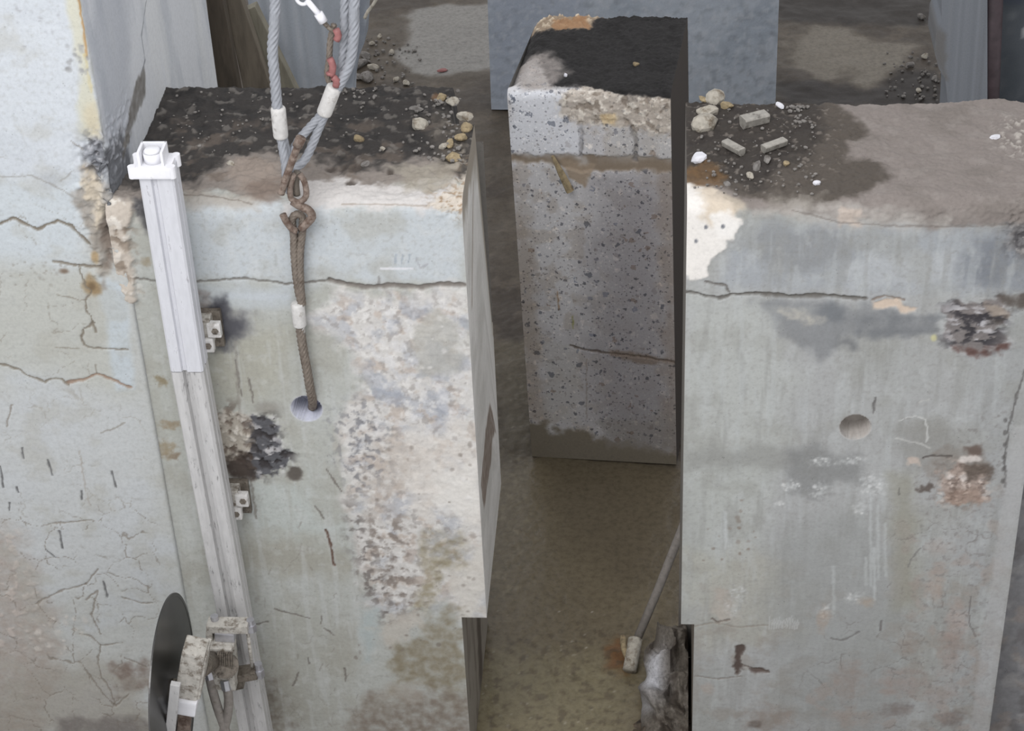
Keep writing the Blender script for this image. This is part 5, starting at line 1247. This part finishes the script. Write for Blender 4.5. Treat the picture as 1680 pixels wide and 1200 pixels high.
# rusty hook joining the slings to the lower rope
hk = thing('lifting_shackle', 'rusty brown shackle and pin joining both slings at the wall edge', 'shackle', tuple(onY(482, 300, -0.04)))
bm = bmesh.new(); add_tube(bm, spline(P3([(490, 236), (480, 262), (470, 290), (461, 318)], -0.06), 0.01), 0.0105, 14); add_cyl(bm, *P3([(494, 226), (488, 240)], -0.06), 0.015, 12); obj('pin', bm, M_rust, hk, True)
bm = bmesh.new(); add_tube(bm, spline(P3([(482, 286), (476, 308), (478, 326), (490, 332), (502, 322), (500, 300), (492, 286)], -0.05), 0.008), 0.009, 12); obj('bow', bm, M_rust, hk, True)
bm = bmesh.new(); add_tube(bm, spline(P3([(480, 330), (492, 338), (506, 345), (512, 356), (502, 368), (494, 376)], -0.05), 0.008), 0.0125, 12); obj('swivel', bm, M_rust, hk, True)
bm = bmesh.new(); add_tube(bm, spline(P3([(464, 352), (470, 364), (480, 376), (488, 380)], -0.045), 0.008), 0.0105, 12); obj('hook_tip', bm, M_rust, hk, True)
bm = bmesh.new(); add_tube(bm, spline(P3([(488, 282), (485, 300), (487, 320)], -0.03), 0.008), 0.011, 12); obj('thimble', bm, M_machine_dark, hk, True)

s3 = thing('wire_rope_sling', 'muddy brown wire rope running down the wall face into the drilled hole', 'rope', tuple(onY(492, 515, -0.03)))
YD = -0.03
rope('eye', P3([(495, 500), (488, 470), (483, 420), (482, 385), (479, 362), (486, 352), (496, 356), (496, 376), (492, 420), (493, 470), (496, 500)], YD), 0.0105, M_rope_dirty, s3, 0.09)
sleeve('ferrule', *P3([(488, 497), (492, 535)], YD), 0.0205, s3)
bm = bmesh.new(); add_cyl(bm, *P3([(494, 530), (496, 545)], YD), 0.009, 10); obj('rope_tail', bm, M_ferrule, s3, True)
rope('rope', P3([(491, 530), (496, 566), (503, 605), (509, 640), (513, 660), (512, 672)], [YD, YD, YD, -0.02, 0.01, 0.09]), 0.0125, M_rope_dirty, s3, 0.1)

# ================================================================== HOSE AND BAG IN THE GAP
h0 = V3(onZ(1040, 1062, 0.03)); h1 = V3(onY(1119, 868, 0.80)); h2 = h1 + (h1 - h0) * 0.9
hz = thing('grey_hose', 'straight grey hose leaning from the puddle up behind the right wall', 'hose', tuple(onZ(1036, 1090, 0.0)))
bm = bmesh.new(); add_tube(bm, [h0, h0.lerp(h1, 0.5) + Vector((0, 0, -0.01)), h1, h2], 0.0165, 14); obj('hose', bm, M_hose, hz, True)
bm = bmesh.new(); q = [V3(onZ(1042, 1050, 0.06)), V3(onZ(1038, 1075, 0.04)), V3(onZ(1033, 1100, 0.02))]
add_tube(bm, spline(q, 0.01), 0.027, 14); o = obj('hose_end', bm, M_grout, hz, True); o['label'] = 'pale crusted hose end'
bm = bmesh.new(); q = [V3(onZ(1022, 1045, 0.05)), V3(onZ(1024, 1065, 0.04)), V3(onZ(1030, 1080, 0.03))]; add_tube(bm, spline(q, 0.01), 0.012, 10); obj('hose_clip', bm, M_grout_tan, hz, True)

def make_bag():
    """crumpled sack slumped against the foot of the right wall"""
    nu, nv = 120, 90
    T, V = np.meshgrid(np.linspace(0, 2 * np.pi, nu), np.linspace(0, 1, nv))
    cx, cy = 0.045, 0.33
    el = V * np.pi / 2
    prof = np.cos(el) ** 0.6
    X = np.cos(T) * prof * 0.105; Y = np.sin(T) * prof * 0.27; Z = 0.17 * np.sin(el) * (1 + 0.45 * np.sin(T)) + 0.002
    a_ = X * 1.6 + Y * 0.5; b_ = Y * 0.9 + Z * 1.2
    rel = 0.030 * (1 - 2.2 * np.abs(fbm(a_ + 1, b_, 6, 2, 4))) + 0.016 * fbm(a_, b_, 13, 3, 6)
    sc_ = 1 + rel / 0.14 * np.clip(np.sin(el) + 0.35, 0, 1)
    X = cx + X * sc_; Y = cy + Y * sc_; Z = np.maximum(Z * sc_, 0.002)
    X = np.minimum(X, XRn - 0.012 + 0 * X)
    P = np.stack([X, Y, Z], -1)
    c = Canvas(X, Z * 0 + Y, (104, 97, 88), lambda a, b: tuple(onZ(a, b, 0.1)[[0, 1]]))
    n = fbm(a_ + 3, b_, 12, 5, 9).ravel()
    c.apply(np.arange(c.u.size), sstep(-0.1, 0.4, n), (72, 64, 56)); c.apply(np.arange(c.u.size), sstep(0.15, 0.4, fbm(a_, b_ + 2, 22, 5, 2).ravel()) * 0.6, (150, 143, 134))
    wp = onZ(1070, 1128, 0.10); f = np.exp(-((X.ravel() - wp[0]) / 0.05) ** 2 - ((Y.ravel() - wp[1]) / 0.09) ** 2)
    c.apply(np.arange(c.u.size), np.clip(f * 1.1, 0, 1), (196, 196, 200))
    o = build_mesh('sack', [(P.reshape(-1, 3), grid_faces(nv, nu), c.final())], M_mud)
    tag(o, 'crumpled muddy sack with a white patch, slumped at the foot of the right wall', 'sack')
make_bag()
def make_spoil():
    U, S = np.meshgrid(np.arange(-0.12, XRn, 0.006), np.arange(-0.15, 0.40, 0.006))
    c = Canvas(U, S, (92, 82, 70), lambda a, b: tuple(onZ(a, b, 0.03)[[0, 1]]))
    c.grunge(16, (62, 54, 48), 0.9, -0.05, 0.3, 3); c.grunge(26, (128, 118, 106), 0.7, 0.12, 0.4, 4); c.grunge(12, (108, 84, 62), 0.5, 0.1, 0.4, 5)
    d = np.clip((c.u + 0.11) / 0.06, 0, 1) * np.clip((0.30 - c.s) / 0.1, 0, 1) * np.clip((c.s + 0.14) / 0.08, 0, 1)
    H = d * (0.05 + 0.05 * fbm(c.u, c.s, 14, 4, 3) + 0.02 * fbm(c.u, c.s, 40, 3, 6)) - 0.015
    o = build_mesh('mud_heap', [(np.stack([c.u, c.s, H], -1), grid_faces(*U.shape), c.final())], M_mud)
    tag(o, 'heap of dark churned mud in front of the sack at the bottom of the gap', 'mud', None, 'stuff')
make_spoil()

# ================================================================== LOOSE PIECES ON THE WALL TOPS
rs = random.Random(5)
def stone_at(px, py, wpx, hpx, mat, label, cat='stone', group=None, z=ZT, name='stone', thick=0.8, lift=0.35):
    p = onZ(px, py, z); sc = 3290 / np.linalg.norm(p - CAM)
    sx = wpx / sc / 2; sy = hpx / sc / 2 / 0.62
    bm = bmesh.new(); add_stone(bm, (p[0], p[1], z + min(sx, sy) * lift), (sx, sy, min(sx, sy) * thick), rs)
    o = obj(name, bm, mat); return tag(o, label, cat, group)
EDGE = 'pale broken lumps along the right edge of the left wall top'
for (x, y, w_, h_, m_, l_) in (
    (763, 194, 24, 18, M_grout, 'pale lump at the far end of the left wall edge, topmost of its row'),
    (766, 212, 20, 20, M_grout_tan, 'tan lump just below the pale lump on the left wall edge'),
    (757, 230, 20, 18, M_grout_tan, 'yellowish crumbly lump in the middle of the left wall edge row'),
    (728, 242, 14, 16, M_grout, 'small whitish stone beside a tan one on the left wall top'),
    (739, 238, 15, 18, M_grout_tan, 'small tan stone touching the whitish one on the left wall top'),
    (744, 262, 22, 18, M_grout_tan, 'tan lump lowest in the row near the left wall corner'),
    (690, 208, 32, 20, M_grout, 'broad white-grey lump alone on the dark left wall top'),
    (741, 170, 22, 16, M_grout, 'pale lump at the back edge beside a rust-brown lump on the left wall'),
    (723, 163, 20, 16, M_grout_tan, 'rust-brown lump at the back edge of the left wall top'),
    (683, 181, 26, 8, M_grout_grey, 'flat grey flake near the back edge of the left wall top'),
    (628, 246, 10, 9, M_grout, 'tiny white stone on the dark middle of the left wall top'),
    (589, 230, 17, 15, M_grout_tan, 'brownish round lump right of the forked sling eye'),
    (378, 272, 15, 12, M_grout, 'pale stone on the muddy front of the left wall top near the saw rail'),
    (600, 272, 18, 10, M_grout_grey, 'grey lump on the front lip of the left wall top')):
    stone_at(x, y, w_, h_, m_, l_, group='loose lumps on the left wall top' if x < 1000 else 'loose lumps on the right wall top')
for (x, y, w_, h_, m_, l_) in (
    (1174, 166, 34, 24, M_grout, 'pinkish pale lump at the rear corner of the right wall top'),
    (1192, 177, 20, 16, M_grout_tan, 'tan sliver right of the pinkish lump on the right wall corner'),
    (1160, 186, 28, 26, M_grout, 'pale lump between the corner lump and the large white lump on the right wall'),
    (1154, 207, 46, 32, M_grout, 'large whitish lump with a hollow, at the left edge of the right wall top'),
    (1155, 165, 12, 16, M_grout_tan, 'narrow tan stone at the very rear corner of the right wall'),
    (1279, 175, 11, 15, M_white, 'white pebble at the back edge of the right wall top, below the slab corner'),
    (1242, 275, 14, 24, M_grout_grey, 'tall grey stone below the two tilted offcuts on the right wall'),
    (1259, 264, 14, 14, M_grout_grey, 'rounded grey stone beside the tall grey stone on the right wall'),
    (1231, 290, 13, 12, M_grout, 'small pale stone in front of the tall grey stone on the right wall'),
    (1193, 304, 16, 8, M_grout_grey, 'flat pale stone near the front lip above the white plaster'),
    (1290, 270, 12, 10, M_grout_tan, 'small tan stone right of the rounded grey stone'),
    (1340, 302, 11, 9, M_white, 'white pebble on the brown middle of the right wall top'),
    (1633, 227, 11, 14, M_white, 'white stone at the right edge of the right wall top')):
    stone_at(x, y, w_, h_, m_, l_, group='loose lumps on the left wall top' if x < 1000 else 'loose lumps on the right wall top')
stone_at(1146, 263, 26, 20, M_white, 'bright white plaster lump on the left front corner of the right wall top', 'plaster', name='plaster_lump')
# three short sawn offcuts
def offcut(a, b, r, label):
    p = V3(onZ(a[0], a[1], ZT + r)); q = V3(onZ(b[0], b[1], ZT + r)); p.z = q.z = ZT + r * 0.85
    bm = bmesh.new(); d = (q - p); L = d.length; x = d.normalized(); z = Vector((0, 0, 1)); y = z.cross(x)
    # half-round core stub: flat top, rounded belly
    prof = [(-r, r * 0.55), (-r * 0.8, r * 0.8), (r * 0.8, r * 0.8), (r, r * 0.55), (r * 0.85, -r * 0.5), (r * 0.4, -r * 0.95), (-r * 0.4, -r * 0.95), (-r * 0.85, -r * 0.5)]
    add_prism(bm, [p + y * u + z * v for u, v in prof], d)
    return tag(obj('steel_offcut', bm, M_core, None, bevel=0.002), label, 'offcut', 'short offcuts on the right wall top')
offcut((1218, 200), (1258, 190), 0.022, 'largest pale grey offcut lying on the dark right wall top')
offcut((1189, 233), (1218, 249), 0.014, 'brownish offcut sloping down to the right on the right wall top')
offcut((1252, 244), (1288, 231), 0.014, 'thin pale offcut sloping up to the right on the right wall top')
# rubble beyond the left wall, on the floor
for i, (x, y, w_, h_, m_, l_) in enumerate((
    (590, 108, 18, 26, M_grout_grey, 'upright grey flake in the rubble beside the striped slab'),
    (603, 132, 26, 20, M_grout_grey, 'broad grey flake at the foot of the rubble beside the striped slab'),
    (586, 128, 18, 16, M_grout_grey, 'grey chunk nearest the striped slab foot'),
    (612, 112, 14, 14, M_grout, 'pale chunk at the right of the rubble beside the striped slab'),
    (600, 92, 16, 14, M_grout_grey, 'grey chunk topmost in the rubble beside the striped slab'),
    (622, 61, 9, 9, M_grout, 'pale pebble alone on the wet floor above the rubble'),
    (611, 72, 8, 8, M_grout, 'pale pebble lower left of the lone pebble above the rubble'),
    (643, 87, 11, 8, M_grout, 'pale pebble left of the light floor patch'),
    (667, 138, 12, 11, M_grout, 'pale stone just behind the left wall, right one of two'),
    (649, 132, 10, 10, M_grout, 'pale stone just behind the left wall, left one of two'),
    (1512, 29, 17, 8, M_grout_grey, 'grey flat stone on the dark floor left of the chipped column'),
    (1493, 108, 14, 10, M_grout_grey, 'grey stone in the rubble left of the chipped column'),
    (1518, 94, 13, 9, M_grout, 'pale curved stone right at the chipped column'),
    (1533, 130, 12, 9, M_grout_grey, 'grey stone at the foot of the chipped column'),
    (1507, 150, 9, 9, M_grout, 'pale pebble just behind the right wall near the chipped column'))):
    stone_at(x, y, w_, h_, m_, l_, z=0.0, group='loose rubble on the floor behind the walls')
stone_at(726, 117, 20, 7, M_red, 'small red scrap on the near edge of the light floor patch', 'scrap', z=0.0, name='red_scrap', thick=0.4)
stone_at(1044, 107, 11, 8, M_grout_tan, 'small yellowish pebble on the black top of the sawn-out block', z=1.765)
stone_at(928, 124, 8, 8, M_white, 'tiny white pebble on the left shoulder of the sawn-out block', z=1.76)

# fine gravel, too small to pick apart
def gravel(name, spots, label, seed):
    r = random.Random(seed); bm = bmesh.new()
    for (x0, y0, x1, y1, n, z, s0, s1) in spots:
        for i in range(n):
            px = r.uniform(x0, x1); py = r.uniform(y0, y1); p = onZ(px, py, z); s = r.uniform(s0, s1)
            add_stone(bm, (p[0], p[1], z + s * 0.3), (s * r.uniform(0.7, 1.3), s * r.uniform(0.7, 1.3), s * 0.8), r, 1, 3)
    o = obj(name, bm, M_grout_grey); return tag(o, label, 'gravel', None, 'stuff')
gravel('gravel', [(245, 150, 750, 255, 110, ZT + 0.004, 0.002, 0.006), (680, 150, 755, 265, 70, ZT + 0.004, 0.003, 0.009), (560, 145, 620, 165, 25, ZT + 0.004, 0.003, 0.008)], 'grey grit scattered over the dark dirt of the left wall top', 3)
gravel('gravel', [(1140, 175, 1340, 320, 130, ZT + 0.004, 0.002, 0.007), (1290, 175, 1330, 185, 14, ZT, 0.004, 0.009), (1300, 190, 1340, 205, 12, ZT, 0.004, 0.01)], 'brown-grey grit scattered over the right wall top', 4)
gravel('gravel', [(1450, 80, 1550, 165, 60, 0.0, 0.006, 0.014), (600, 60, 690, 145, 60, 0.0, 0.005, 0.013)], 'small rubble strewn on the wet floor behind the walls', 5)
